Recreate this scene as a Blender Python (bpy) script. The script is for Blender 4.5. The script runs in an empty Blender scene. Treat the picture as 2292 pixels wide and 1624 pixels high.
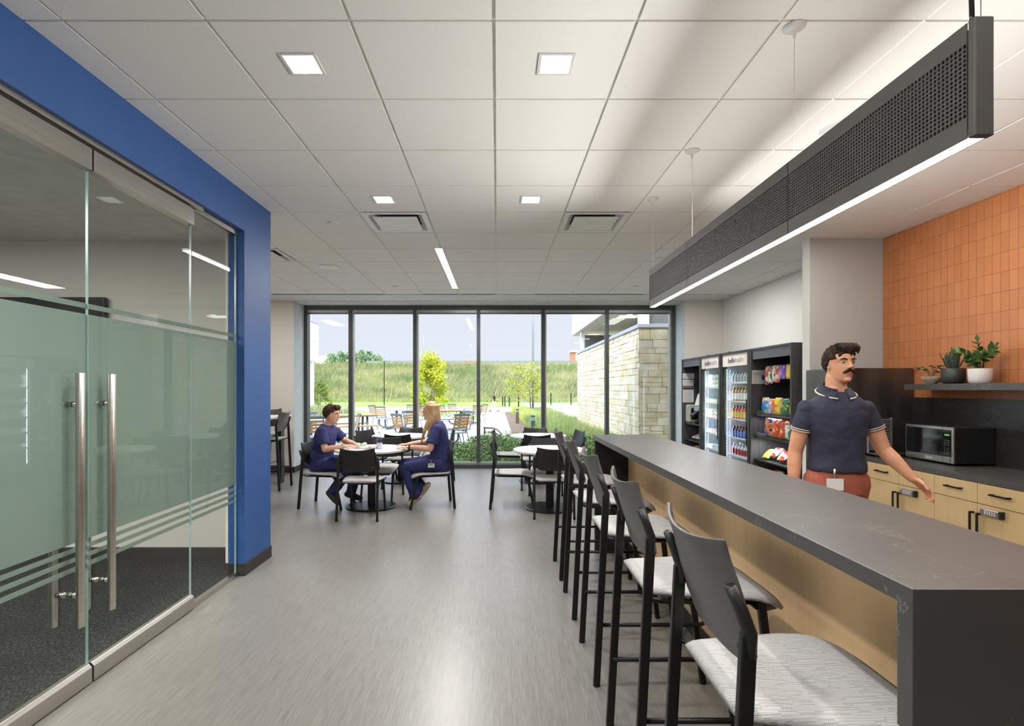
import bpy, bmesh, math, random
from mathutils import Vector, Matrix, noise as mnoise
random.seed(7)
R=math.radians; PI=math.pi; V=Vector
sc=bpy.context.scene; COL=sc.collection
# ---------------- camera, world, sun, exposure ----------------
HC=1.49; F=1184.0; VX=1113.0; VY=869.0
cd=bpy.data.cameras.new('camera'); cam=bpy.data.objects.new('camera',cd); COL.objects.link(cam)
cam.location=(0,0,HC); cam.rotation_euler=(R(90),0,0)
cd.sensor_fit='HORIZONTAL'; cd.sensor_width=36; cd.lens=F/2292*36
cd.shift_x=(1146-VX)/2292; cd.shift_y=(VY-812)/2292; cd.clip_start=.05; cd.clip_end=900
sc.camera=cam
sc.view_settings.view_transform='Standard'; sc.view_settings.look='None'
sc.view_settings.exposure=0.42; sc.view_settings.gamma=1; sc.view_settings.use_curve_mapping=False
w=bpy.data.worlds.new('sky'); sc.world=w; w.use_nodes=True; nt=w.node_tree; nt.nodes.clear()
tc=nt.nodes.new('ShaderNodeTexCoord'); sp=nt.nodes.new('ShaderNodeSeparateXYZ'); cr=nt.nodes.new('ShaderNodeValToRGB')
bg=nt.nodes.new('ShaderNodeBackground'); wo=nt.nodes.new('ShaderNodeOutputWorld')
nt.links.new(tc.outputs['Generated'],sp.inputs[0]); nt.links.new(sp.outputs['Z'],cr.inputs[0])
e=cr.color_ramp.elements; e[0].position=0; e[0].color=(.76,.81,.90,1); e[1].position=.5; e[1].color=(.74,.80,.92,1)
k=e.new(.12); k.color=(.74,.79,.90,1)
mr=nt.nodes.new('ShaderNodeMapRange'); mr.interpolation_type='SMOOTHSTEP'; mr.inputs[1].default_value=.16; mr.inputs[2].default_value=.55; mr.inputs[3].default_value=.82; mr.inputs[4].default_value=3.9
nt.links.new(sp.outputs['Z'],mr.inputs[0]); nt.links.new(mr.outputs[0],bg.inputs[1])   # hazy overcast: zenith brighter than the horizon
nt.links.new(cr.outputs[0],bg.inputs[0]); nt.links.new(bg.outputs[0],wo.inputs[0])
sd=bpy.data.lights.new('sun','SUN'); sun=bpy.data.objects.new('sun',sd); COL.objects.link(sun)
sd.energy=1.6; sd.angle=R(9); sd.color=(1,.96,.88); sun.rotation_euler=(R(42),0,R(-28)); sun.location=(-10,-20,30)
def area(name,loc,sx,sy,power,col=(1,.95,.88),rot=(0,0,0),spread=None):
    a=bpy.data.lights.new(name,'AREA'); a.shape='RECTANGLE'; a.size=sx; a.size_y=sy; a.energy=power; a.color=col
    if spread: a.spread=R(spread)
    o=bpy.data.objects.new(name,a); o.location=loc; o.rotation_euler=rot; COL.objects.link(o); return o
K=1.25
WARM=(1,.985,.96)
UP=(PI,0,0)
for x,y,pw in [(-.935,2.545,36),(.28,2.545,7),(-.937,4.37,36),(.277,4.37,7)]: area('downlight_lamp',(x,y,3.137),.06,.06,pw,WARM)
area('linear_lamp',(-.655,7.06,3.03),.08,2.3,75,(1,.98,.95))
area('pendant_down_lamp',(1.28,2.88,2.150),.045,2.95,17,WARM)
area('pendant_up_lamp',(1.28,2.88,2.475),.045,2.95,2.5,WARM,UP)
# tilted uplights added at the pendant top to brighten the ceiling, left and right
area('pendant_up_lamp',(1.255,2.88,2.480),.03,2.95,15,WARM,(0,R(180-82),0),96)
area('pendant_up_lamp',(1.305,2.88,2.480),.03,2.95,16,WARM,(0,R(-180+76),0),90)
# downlight row carried on overhead; wide unseen fill light added behind the camera
for x,pw in ((-.935,26),(.28,17),(1.5,4)): area('rear_downlight_lamp',(x,.72,3.04),.08,.08,pw,WARM)
area('rear_fill_lamp',(.6,-2.2,3.04),4.2,2.0,20,WARM)
for y in (1.9,3.3,4.7): area('kitchen_fill_lamp',(2.75,y,3.04),.3,.3,11,(1,.95,.88))  # fill lights added over the counter aisle, no fixtures modelled
area('alcove_fill_lamp',(2.7,7.6,3.04),.3,1.2,26*K,WARM)  # added fill for the drinks alcove, no fitting behind it
area('corridor_fill_lamp',(-3.9,7.3,3.04),.3,1.2,26*K,WARM)  # unseen fill added beyond the blue pier
area('meeting_room_fill_lamp',(-4.0,1.3,2.75),2.4,2.0,165,WARM)  # broad fill added to brighten the meeting room and the bar front

# ---------------- materials ----------------
MATS={}
def lin(c):
    return tuple((x/12.92 if x<=.04045 else ((x+.055)/1.055)**2.4) for x in [v/255 for v in c])
def M(name,rgb,rough=.5,metal=0,rgb2=None,ns=8,stretch=(1,1,1),bump=0,bs=None,emit=0,spec=.5,coat=0,lo=.35,hi=.65,det=3,trans=0,alpha=1,sheen=0):
    if name in MATS: return MATS[name]
    m=bpy.data.materials.new(name); m.use_nodes=True; n=m.node_tree; b=n.nodes['Principled BSDF']
    c=lin(rgb)+(1,)
    b.inputs['Base Color'].default_value=c; b.inputs['Roughness'].default_value=rough; b.inputs['Metallic'].default_value=metal
    b.inputs['Specular IOR Level'].default_value=spec; b.inputs['Coat Weight'].default_value=coat
    b.inputs['Transmission Weight'].default_value=trans; b.inputs['Alpha'].default_value=alpha
    b.inputs['Sheen Weight'].default_value=sheen
    t=n.nodes.new('ShaderNodeTexCoord'); mp=n.nodes.new('ShaderNodeMapping'); mp.inputs['Scale'].default_value=stretch
    n.links.new(t.outputs['Object'],mp.inputs[0])
    if rgb2 is None: rgb2=tuple(v*.95 for v in rgb)
    nz=n.nodes.new('ShaderNodeTexNoise'); nz.inputs['Scale'].default_value=ns; nz.inputs['Detail'].default_value=det
    n.links.new(mp.outputs[0],nz.inputs['Vector'])
    r=n.nodes.new('ShaderNodeValToRGB'); r.color_ramp.elements[0].position=lo; r.color_ramp.elements[1].position=hi
    r.color_ramp.elements[0].color=c; r.color_ramp.elements[1].color=lin(rgb2)+(1,)
    n.links.new(nz.outputs[0],r.inputs[0]); n.links.new(r.outputs[0],b.inputs['Base Color'])
    if bump:
        nb=n.nodes.new('ShaderNodeTexNoise'); nb.inputs['Scale'].default_value=bs or ns*3; nb.inputs['Detail'].default_value=4
        n.links.new(mp.outputs[0],nb.inputs['Vector'])
        bb=n.nodes.new('ShaderNodeBump'); bb.inputs['Strength'].default_value=bump; bb.inputs['Distance'].default_value=.01
        n.links.new(nb.outputs[0],bb.inputs['Height']); n.links.new(bb.outputs[0],b.inputs['Normal'])
    if emit:
        b.inputs['Emission Color'].default_value=c; b.inputs['Emission Strength'].default_value=emit
    MATS[name]=m; return m
def glassmat(name,tint=(1,1,1),strength=1.0,rough=0.0):
    m=bpy.data.materials.new(name); m.use_nodes=True; n=m.node_tree; n.nodes.clear()
    o=n.nodes.new('ShaderNodeOutputMaterial'); mx=n.nodes.new('ShaderNodeMixShader'); t=n.nodes.new('ShaderNodeBsdfTransparent')
    g=n.nodes.new('ShaderNodeBsdfGlossy'); f=n.nodes.new('ShaderNodeFresnel'); ge=n.nodes.new('ShaderNodeNewGeometry')
    iv=n.nodes.new('ShaderNodeMath'); iv.operation='SUBTRACT'; iv.inputs[0].default_value=1; mu=n.nodes.new('ShaderNodeMath'); mu.operation='MULTIPLY'
    m2=n.nodes.new('ShaderNodeMath'); m2.operation='MULTIPLY'; m2.inputs[1].default_value=strength
    nz=n.nodes.new('ShaderNodeTexNoise'); nz.inputs['Scale'].default_value=.6
    g.inputs['Roughness'].default_value=rough; t.inputs[0].default_value=tint+(1,); f.inputs[0].default_value=1.5
    n.links.new(ge.outputs['Backfacing'],iv.inputs[1]); n.links.new(f.outputs[0],m2.inputs[0]); n.links.new(m2.outputs[0],mu.inputs[0]); n.links.new(iv.outputs[0],mu.inputs[1])
    n.links.new(mu.outputs[0],mx.inputs[0]); n.links.new(t.outputs[0],mx.inputs[1]); n.links.new(g.outputs[0],mx.inputs[2]); n.links.new(mx.outputs[0],o.inputs[0])
    MATS[name]=m; return m
def N(m,typ,**kw):
    x=m.node_tree.nodes.new(typ)
    for k_,v in kw.items(): setattr(x,k_,v)
    return x
def LK(m,a,b): m.node_tree.links.new(a,b)
def coords(m,scale=(1,1,1),rot=(0,0,0),loc=(0,0,0)):
    t=N(m,'ShaderNodeTexCoord'); mp=N(m,'ShaderNodeMapping'); mp.inputs['Scale'].default_value=scale; mp.inputs['Rotation'].default_value=rot; mp.inputs['Location'].default_value=loc
    LK(m,t.outputs['Object'],mp.inputs[0]); return mp.outputs[0]
def new(name,rough=.5,metal=0,spec=.5):
    m=bpy.data.materials.new(name); m.use_nodes=True; b=m.node_tree.nodes['Principled BSDF']
    b.inputs['Roughness'].default_value=rough; b.inputs['Metallic'].default_value=metal; b.inputs['Specular IOR Level'].default_value=spec
    MATS[name]=m; return m,b
def ramp(m,src,stops):
    r=N(m,'ShaderNodeValToRGB'); el=r.color_ramp.elements
    while len(el)<len(stops): el.new(.5)
    for i,(p,c) in enumerate(stops): el[i].position=p; el[i].color=(lin(c)+(1,)) if max(c)>1 else tuple(c)+(1,)
    LK(m,src,r.inputs[0]); return r.outputs[0]
def mixc(m,f,a,b,mode='MIX'):
    x=N(m,'ShaderNodeMix'); x.data_type='RGBA'; x.blend_type=mode
    if isinstance(f,(int,float)): x.inputs[0].default_value=f
    else: LK(m,f,x.inputs[0])
    for s,i in ((a,6),(b,7)):
        if isinstance(s,tuple): x.inputs[i].default_value=lin(s)+(1,)
        else: LK(m,s,x.inputs[i])
    return x.outputs[2]
def noise_(m,vec,scale,det=3,rough=.5):
    x=N(m,'ShaderNodeTexNoise'); x.inputs['Scale'].default_value=scale; x.inputs['Detail'].default_value=det; x.inputs['Roughness'].default_value=rough; LK(m,vec,x.inputs['Vector']); return x.outputs[0]
def bumpn(m,b,h,st,dist=.01,inv=False):
    x=N(m,'ShaderNodeBump'); x.inputs['Strength'].default_value=st; x.inputs['Distance'].default_value=dist; x.invert=inv; LK(m,h,x.inputs['Height']); LK(m,x.outputs[0],b.inputs['Normal'])
# floor: pale grey brushed vinyl with streaks running away from the camera
m,b=new('floor_vinyl',.38)
c=coords(m,(260,6,1)); n1=noise_(m,c,1,4,.65); c2=coords(m,(60,1.6,1)); n2=noise_(m,c2,1,3)
LK(m,mixc(m,.28,ramp(m,n1,[(.28,(84,81,77)),(.55,(125,121,116)),(.75,(145,141,135))]),ramp(m,n2,[(.3,(111,107,102)),(.7,(140,136,130))])),b.inputs['Base Color'])
rr=N(m,'ShaderNodeMapRange'); rr.inputs[3].default_value=.24; rr.inputs[4].default_value=.42; LK(m,n1,rr.inputs[0]); LK(m,rr.outputs[0],b.inputs['Roughness'])
bumpn(m,b,n1,.05,.002)
# carpet
m,b=new('dark_carpet',.95,spec=.1)
c=coords(m,(1,1,1),(0,0,.5)); n1=noise_(m,coords(m,(120,45,1)),1,3,.7); n2=noise_(m,c,3,4,.7)
LK(m,mixc(m,n2,ramp(m,n1,[(.4,(36,36,36)),(.58,(70,70,66)),(.74,(170,165,150))]),ramp(m,n1,[(.45,(26,26,27)),(.8,(70,68,64))])),b.inputs['Base Color']); bumpn(m,b,n1,.6)
# ceiling tile
m,b=new('ceiling_tile',.9,spec=.1)
n1=noise_(m,coords(m,(180,180,180)),1,3,.7); LK(m,ramp(m,n1,[(.3,(228,226,221)),(.6,(238,236,231))]),b.inputs['Base Color']); bumpn(m,b,n1,.15,.003)
M('ceiling_grid',(228,226,221),.5); M('gypsum_white',(222,221,217),.7); M('wall_taupe',(222,216,208),.75,rgb2=(221,215,207))
M('wall_white',(228,226,221),.75,rgb2=(227,225,220)); M('blue_paint',(42,82,140),.55,rgb2=(40,79,135),bump=.02,bs=70)
M('wing_grey',(188,190,190),.75,rgb2=(187,189,189)); M('black_base',(46,44,43),.55); M('jamb_white',(205,212,214),.6)
M('mullion',(84,88,88),.4,metal=.5); M('mullion_light',(178,180,182),.35,metal=.6)
# stone counter (dark, thin pale veins)
def stone(name,base,base2,vein,rough,vs=1.0):
    m,b=new(name,rough,spec=.5); c=coords(m,(1,1,1))
    n0=noise_(m,c,2.2,5,.6); 
    d=N(m,'ShaderNodeVectorMath'); d.operation='MULTIPLY_ADD'; nn=N(m,'ShaderNodeTexNoise'); nn.inputs['Scale'].default_value=2.0; nn.inputs['Detail'].default_value=6; nn.inputs['Roughness'].default_value=.6
    LK(m,c,nn.inputs['Vector']); LK(m,nn.outputs['Color'],d.inputs[0]); d.inputs[1].default_value=(.9,.9,.9); LK(m,c,d.inputs[2])
    vo=N(m,'ShaderNodeTexVoronoi'); vo.feature='DISTANCE_TO_EDGE'; vo.inputs['Scale'].default_value=1.5*vs; LK(m,d.outputs[0],vo.inputs['Vector'])
    v=ramp(m,vo.outputs['Distance'],[(0,(1,1,1)),(.0018,(.5,.5,.5)),(.0045,(0,0,0))])
    gate=ramp(m,noise_(m,c,3.5,3),[(.28,(0,0,0)),(.55,(.75,.75,.75))])
    g=N(m,'ShaderNodeMath'); g.operation='MULTIPLY'; LK(m,v,g.inputs[0]); LK(m,gate,g.inputs[1])
    bs_=ramp(m,n0,[(.3,base),(.7,base2)]); LK(m,mixc(m,g.outputs[0],bs_,vein),b.inputs['Base Color']); return m
stone('bar_stone',(80,78,75),(70,68,66),(140,135,124),.36)
stone('backsplash_stone',(48,47,47),(42,41,42),(104,102,98),.3)
def woodmat(name,a,b_,axis='z',rough=.45):
    m,b=new(name,rough); s={'z':(30,30,1.6),'x':(1.6,30,30)}[axis]
    n1=noise_(m,coords(m,s),1,4,.6); n2=noise_(m,coords(m,tuple(v*.12 for v in s)),1.5,2)
    LK(m,mixc(m,.4,ramp(m,n1,[(.3,a),(.7,b_)]),ramp(m,n2,[(.3,b_),(.7,a)])),b.inputs['Base Color']); return m
woodmat('maple',(240,204,156),(228,188,138)); woodmat('pale_maple',(214,186,138),(203,174,124)); woodmat('patio_wood',(184,150,108),(160,124,84),'x')
M('stainless',(190,186,180),.28,metal=1,rgb2=(176,172,166),ns=3,stretch=(1,.3,60)); M('stainless_dark',(112,106,102),.36,metal=.8,rgb2=(80,76,73),ns=2,stretch=(3,1,.4))
M('steel_handle',(205,200,192),.3,metal=1,rgb2=(190,186,178),ns=3,stretch=(1,1,80)); M('chrome',(215,215,215),.12,metal=1)
M('black_metal',(26,26,27),.38,metal=.3); M('black_plastic',(30,30,31),.42); M('grey_plastic',(82,79,77),.42); M('black_matte',(34,33,33),.6); M('pendant_metal',(92,88,84),.5,metal=.2)
M('pendant_core',(38,36,35),.8); M('rubber',(20,20,20),.8)
M('laminate_white',(226,224,220),.3); M('table_edge',(150,146,140),.5); M('white_plastic',(225,224,220),.4)
M('cabinet_charcoal',(84,82,83),.5,rgb2=(66,64,65),ns=1,stretch=(90,90,1.5)); M('charcoal_front',(96,99,108),.5,rgb2=(86,89,98),ns=1,stretch=(90,90,1.5))
m=M('lamp_white',(255,250,240),.5,emit=5.0); M('led_strip',(255,250,240),.5,emit=5.0); M('downlight_reflector',(190,190,190),.3); M('led_cool',(225,236,255),.5,emit=1.4)  # downlight reflector is plain grey without emission
# seat fabric
m,b=new('seat_fabric',.85,spec=.2)
c=coords(m,(1,1,1)); wob=N(m,'ShaderNodeTexNoise'); wob.inputs['Scale'].default_value=6; LK(m,c,wob.inputs['Vector'])
ad=N(m,'ShaderNodeVectorMath'); ad.operation='MULTIPLY_ADD'; ad.inputs[1].default_value=(.0,.010,0); LK(m,wob.outputs['Color'],ad.inputs[0]); LK(m,c,ad.inputs[2])
s_=N(m,'ShaderNodeSeparateXYZ'); LK(m,ad.outputs[0],s_.inputs[0])
def mth(op,a_,b_=None):
    x=N(m,'ShaderNodeMath'); x.operation=op
    for i_,q_ in ((0,a_),(1,b_)):
        if q_ is None: continue
        if isinstance(q_,(int,float)): x.inputs[i_].default_value=q_
        else: LK(m,q_,x.inputs[i_])
    return x.outputs[0]
yy_=mth('DIVIDE',s_.outputs['Y'],.0085); fr_=mth('FRACT',yy_); fl_=mth('FLOOR',yy_)
line_=mth('LESS_THAN',mth('ABSOLUTE',mth('SUBTRACT',fr_,.2)),.07); dotr=mth('LESS_THAN',mth('ABSOLUTE',mth('SUBTRACT',fr_,.7)),.11)
dots=mth('GREATER_THAN',mth('FRACT',mth('DIVIDE',s_.outputs['X'],.0042)),.5)
cbn=N(m,'ShaderNodeCombineXYZ'); LK(m,mth('MULTIPLY',s_.outputs['X'],16),cbn.inputs[0]); LK(m,mth('MULTIPLY',fl_,3.7),cbn.inputs[1]); gn=noise_(m,cbn.outputs[0],1,1)
gate=mth('GREATER_THAN',gn,.52); dk=mth('MULTIPLY',mth('MULTIPLY',dotr,dots),gate)
ln2=mth('MULTIPLY',line_,mth('LESS_THAN',gn,.56))
LK(m,mixc(m,dk,mixc(m,mth('MULTIPLY',ln2,.55),(186,183,180),(92,90,88)),(58,60,70)),b.inputs['Base Color'])
# orange tile: object coordinates in metres, wall plane x = const
m,b=new('orange_tile',.32)
t=N(m,'ShaderNodeTexCoord'); s_=N(m,'ShaderNodeSeparateXYZ'); LK(m,t.outputs['Object'],s_.inputs[0])
def grout(src,period,off,wd):
    a=N(m,'ShaderNodeMath'); a.operation='SUBTRACT'; LK(m,src,a.inputs[0]); a.inputs[1].default_value=off
    p=N(m,'ShaderNodeMath'); p.operation='PINGPONG'; LK(m,a.outputs[0],p.inputs[0]); p.inputs[1].default_value=period/2
    q=N(m,'ShaderNodeMath'); q.operation='LESS_THAN'; LK(m,p.outputs[0],q.inputs[0]); q.inputs[1].default_value=wd; return q.outputs[0],a.outputs[0]
g1,ay=grout(s_.outputs['Y'],.0713,4.071,.0013); g2,az=grout(s_.outputs['Z'],.1555,1.6376,.0013)
mxm=N(m,'ShaderNodeMath'); mxm.operation='MAXIMUM'; LK(m,g1,mxm.inputs[0]); LK(m,g2,mxm.inputs[1])
def cell(src,period):
    d=N(m,'ShaderNodeMath'); d.operation='DIVIDE'; LK(m,src,d.inputs[0]); d.inputs[1].default_value=period; f=N(m,'ShaderNodeMath'); f.operation='FLOOR'; LK(m,d.outputs[0],f.inputs[0]); return f.outputs[0]
cb=N(m,'ShaderNodeCombineXYZ'); LK(m,cell(ay,.0713),cb.inputs[0]); LK(m,cell(az,.1555),cb.inputs[1]); wn=N(m,'ShaderNodeTexWhiteNoise'); LK(m,cb.outputs[0],wn.inputs[0])
LK(m,mixc(m,mxm.outputs[0],ramp(m,wn.outputs[0],[(0,(184,116,70)),(1,(194,126,79))]),(104,56,40)),b.inputs['Base Color'])
bumpn(m,b,mxm.outputs[0],.5,.002,True)
# glass
glassmat('clear_glass',(.95,.97,.96)); glassmat('window_glass',(.985,.99,.985),.45); glassmat('door_glass',(.93,.955,.94),.85); glassmat('fridge_glass',(.95,.97,.98),.8)
M('glass_edge',(150,178,170),.2,spec=.8)
m=bpy.data.materials.new('frosted_film'); m.use_nodes=True; n=m.node_tree; n.nodes.clear(); MATS['frosted_film']=m
o=N(m,'ShaderNodeOutputMaterial'); d=N(m,'ShaderNodeBsdfDiffuse'); d.inputs[0].default_value=lin((148,162,153))+(1,); tl=N(m,'ShaderNodeBsdfTranslucent'); tl.inputs[0].default_value=lin((172,184,176))+(1,)
tr=N(m,'ShaderNodeBsdfTransparent'); m1=N(m,'ShaderNodeMixShader'); m1.inputs[0].default_value=.45; m2=N(m,'ShaderNodeMixShader'); m2.inputs[0].default_value=.12
LK(m,d.outputs[0],m1.inputs[1]); LK(m,tl.outputs[0],m1.inputs[2]); LK(m,m1.outputs[0],m2.inputs[1]); LK(m,tr.outputs[0],m2.inputs[2]); LK(m,m2.outputs[0],o.inputs[0])
# outdoors
M('lawn',(132,166,66),.9,rgb2=(110,146,50),ns=3,bump=.3,bs=60); M('concrete_path',(176,171,161),.9,rgb2=(166,161,151),ns=4); M('patio_concrete',(152,151,149),.9,rgb2=(142,141,138),ns=3)
M('gravel_drive',(196,191,184),.95,rgb2=(184,178,170),ns=6,bump=.2,bs=40); M('mulch',(120,100,84),.95,rgb2=(76,62,52),ns=25,bump=.6); M('soil_green',(96,122,62),.95,rgb2=(78,100,50),ns=2)
M('white_cladding',(232,236,236),.6,rgb2=(228,232,233),ns=1,stretch=(8,8,.1)); M('panel_pale_blue',(204,210,222),.5); M('blue_glass_cladding',(176,192,232),.3); M('coping',(176,182,194),.4); M('soffit_beige',(196,190,158),.8); M('screen_grey',(112,114,108),.8)
M('blade_green',(148,164,114),.8,rgb2=(118,142,92),ns=.4); M('blade_pale',(188,192,140),.8,rgb2=(158,172,108),ns=.4); M('blade_straw',(206,196,160),.8); M('blade_gold',(186,180,60),.8)
M('leaf_yellow',(206,214,62),.7,rgb2=(178,194,44),ns=3); M('leaf_olive',(168,170,84),.7,rgb2=(134,146,64),ns=3); M('leaf_dark',(116,142,96),.7,rgb2=(84,116,70),ns=5); M('leaf_hazy',(150,174,136),.8,rgb2=(120,148,108),ns=.5); M('leaf_mid',(104,138,76),.7,rgb2=(78,112,58),ns=5); M('bark',(120,104,88),.9)  # leaf_hazy has distance haze mixed into the ridge foliage colour
M('patio_steel',(98,112,124),.45,metal=.2); M('patio_steel_top',(150,166,188),.45); M('rail_brown',(96,86,70),.45,metal=.4); M('brick_far',(196,130,110),.9); M('galv',(150,154,158),.5,metal=.4); M('orange_marker',(240,110,60),.7)
m,b=new('limestone',.85)
cc=coords(m); 
tt=N(m,'ShaderNodeTexCoord')
M('stone_cream',(222,214,190),.85,rgb2=(196,186,156),ns=5,bump=.5,bs=14); M('stone_white',(228,223,208),.85,rgb2=(206,199,178),ns=5,bump=.5,bs=14); M('stone_gold',(218,204,168),.85,rgb2=(210,194,154),ns=5,bump=.5,bs=14); M('mortar',(200,192,166),.95)
# ---------------- mesh helpers ----------------
class MB:
    def __init__(s,org=(0,0,0)): s.v=[]; s.f=[]; s.mi=[]; s.o=V(org); s.m=0
    def add(s,vs,fs):
        b=len(s.v); s.v+= [V(p)-s.o for p in vs]; s.f+=[tuple(i+b for i in f) for f in fs]; s.mi+=[s.m]*len(fs); return s
    def box(s,x0,x1,y0,y1,z0,z1):
        if x0>x1: x0,x1=x1,x0
        if y0>y1: y0,y1=y1,y0
        if z0>z1: z0,z1=z1,z0
        return s.add([(x0,y0,z0),(x1,y0,z0),(x1,y1,z0),(x0,y1,z0),(x0,y0,z1),(x1,y0,z1),(x1,y1,z1),(x0,y1,z1)],[(0,3,2,1),(4,5,6,7),(0,1,5,4),(1,2,6,5),(2,3,7,6),(3,0,4,7)])
    def obox(s,c,ax,hs):   # oriented box: centre, 3 axes, half sizes
        c=V(c); a=[V(q).normalized()*h for q,h in zip(ax,hs)]
        vs=[c+a[0]*i+a[1]*j+a[2]*k_ for k_ in(-1,1) for j in(-1,1) for i in(-1,1)]
        return s.add(vs,[(0,2,3,1),(4,5,7,6),(0,1,5,4),(1,3,7,5),(3,2,6,7),(2,0,4,6)])
    def rings(s,rs,cap=True,closed=True):
        n=len(rs[0]); vs=[p for r_ in rs for p in r_]; fs=[]
        for i in range(len(rs)-1):
            for j in range(n if closed else n-1):
                k_=(j+1)%n; fs.append((i*n+j,i*n+k_,(i+1)*n+k_,(i+1)*n+j))
        if cap: fs.append(tuple(range(n-1,-1,-1))); fs.append(tuple((len(rs)-1)*n+j for j in range(n)))
        return s.add(vs,fs)
    def tube(s,pts,r,seg=10,cap=True,flat=None):
        pts=[V(p) for p in pts]; rs=[]; N_=len(pts); rr=r if isinstance(r,(list,tuple)) else [r]*N_
        up=None
        for i,p in enumerate(pts):
            t=(pts[min(i+1,N_-1)]-pts[max(i-1,0)]).normalized()
            if up is None:
                a=V((0,0,1)) if abs(t.z)<.9 else V((0,1,0)); up=(a-t*a.dot(t)).normalized()
            else: up=(up-t*up.dot(t)).normalized()
            sd_=t.cross(up); fx,fy=(flat or (1,1))
            rs.append([p+(up*math.cos(2*PI*k_/seg)*fx+sd_*math.sin(2*PI*k_/seg)*fy)*rr[i] for k_ in range(seg)])
        return s.rings(rs,cap)
    def bar(s,p0,p1,w_,d_,ref=(0,1,0)):
        p0,p1=V(p0),V(p1); t=(p1-p0); l=t.length; t.normalize(); a=V(ref); a=(a-t*a.dot(t)).normalized(); b_=t.cross(a)
        return s.obox((p0+p1)/2,(a,b_,t),(w_/2,d_/2,l/2))
    def lathe(s,prof,c=(0,0,0),seg=24,cap=True):
        c=V(c); return s.rings([[c+V((r*math.cos(2*PI*k_/seg),r*math.sin(2*PI*k_/seg),z)) for k_ in range(seg)] for r,z in prof],cap)
    def ell(s,c,r,seg=14,rn=9,rot=None):
        c=V(c); rs=[]
        r=(r,r,r) if isinstance(r,(int,float)) else r
        for i in range(rn):
            ph=-PI/2+PI*(i+.02 if i==0 else (i-.02 if i==rn-1 else i))/(rn-1)
            ring=[]
            for k_ in range(seg):
                q=V((r[0]*math.cos(ph)*math.cos(2*PI*k_/seg),r[1]*math.cos(ph)*math.sin(2*PI*k_/seg),r[2]*math.sin(ph)))
                if rot is not None: q=rot@q
                ring.append(c+q)
            rs.append(ring)
        return s.rings(rs)
    def cap(s,p0,p1,r0,r1=None,seg=14):   # tapered capsule
        r1=r0 if r1 is None else r1; p0,p1=V(p0),V(p1); t=p1-p0; l=t.length
        if l<1e-6: return s.ell(p0,r0)
        t.normalize(); pts=[];rr=[]
        for a in (-88,-55,-25,0): pts.append(p0+t*r0*math.sin(R(a))); rr.append(r0*math.cos(R(a)))
        for a in (0,25,55,88): pts.append(p1+t*r1*math.sin(R(a))); rr.append(r1*math.cos(R(a)))
        return s.tube(pts,rr,seg)
    def grid(s,fn,nu,nv,th=None):   # surface, optional second side via fn2
        vs=[fn(i/nu,j/nv) for j in range(nv+1) for i in range(nu+1)]; W=nu+1
        fs=[(j*W+i,j*W+i+1,(j+1)*W+i+1,(j+1)*W+i) for j in range(nv) for i in range(nu)]
        return s.add(vs,fs)
    def shell(s,fa,fb,nu,nv):
        W=nu+1; A=[fa(i/nu,j/nv) for j in range(nv+1) for i in range(W)]; B=[fb(i/nu,j/nv) for j in range(nv+1) for i in range(W)]; n=len(A)
        fs=[]
        for j in range(nv):
            for i in range(nu):
                q=(j*W+i,j*W+i+1,(j+1)*W+i+1,(j+1)*W+i); fs.append(q); fs.append(tuple(n+k_ for k_ in reversed(q)))
        bd=[i for i in range(nu)]+[nu+W*j for j in range(nv)]+[W*nv+i for i in range(nu,0,-1)]+[W*j for j in range(nv,0,-1)]
        for a,b_ in zip(bd,bd[1:]+bd[:1]): fs.append((b_,a,n+a,n+b_))
        return s.add(A+B,fs)
    def prism(s,poly,ax,h0,h1):  # polygon in plane perpendicular to axis
        def P(q,h): return {'z':(q[0],q[1],h),'x':(h,q[0],q[1]),'y':(q[0],h,q[1])}[ax]
        return s.rings([[P(q,h0) for q in poly],[P(q,h1) for q in poly]])
    def build(s,name,mat,parent=None,smooth=False,bevel=0,kind=None,label=None,remesh=0,smoothing=0,disp=0,seg=2):
        me=bpy.data.meshes.new(name); me.from_pydata([tuple(p) for p in s.v],[],s.f)
        for mm in (mat if isinstance(mat,(list,tuple)) else [mat]): me.materials.append(MATS[mm] if isinstance(mm,str) else mm)
        me.polygons.foreach_set('material_index',s.mi)
        bm=bmesh.new(); bm.from_mesh(me); bmesh.ops.recalc_face_normals(bm,faces=bm.faces); bm.to_mesh(me); bm.free()
        if smooth: me.polygons.foreach_set('use_smooth',[True]*len(me.polygons))
        me.update(); o=bpy.data.objects.new(name,me); COL.objects.link(o)
        if parent is not None: o.parent=parent
        elif s.o.length>0: o.location=s.o
        if remesh:
            q=o.modifiers.new('remesh','REMESH'); q.mode='VOXEL'; q.voxel_size=remesh; q.use_smooth_shade=True
            if smoothing: q=o.modifiers.new('smooth','SMOOTH'); q.iterations=smoothing; q.factor=.5
            if disp:
                tx=bpy.data.textures.new('folds','CLOUDS'); tx.noise_scale=disp[1]; q=o.modifiers.new('folds','DISPLACE'); q.texture=tx; q.strength=disp[0]; q.mid_level=.5; q.texture_coords='LOCAL'
        if bevel:
            q=o.modifiers.new('bevel','BEVEL'); q.width=bevel; q.segments=seg; q.limit_method='ANGLE'; q.angle_limit=R(40); q.harden_normals=False
        if kind: o['kind']=kind
        if label: o['label']=label
        return o
def thing(name,label,cat,loc=(0,0,0),rz=0,group=None):
    o=bpy.data.objects.new(name,None); COL.objects.link(o); o.location=loc; o.rotation_euler=(0,0,rz); o.empty_display_size=.1
    o['label']=label; o['category']=cat
    if group: o['group']=group
    return o
def tag(o,label,cat,group=None,kind=None):
    o['label']=label; o['category']=cat
    if group: o['group']=group
    if kind: o['kind']=kind
    return o
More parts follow.
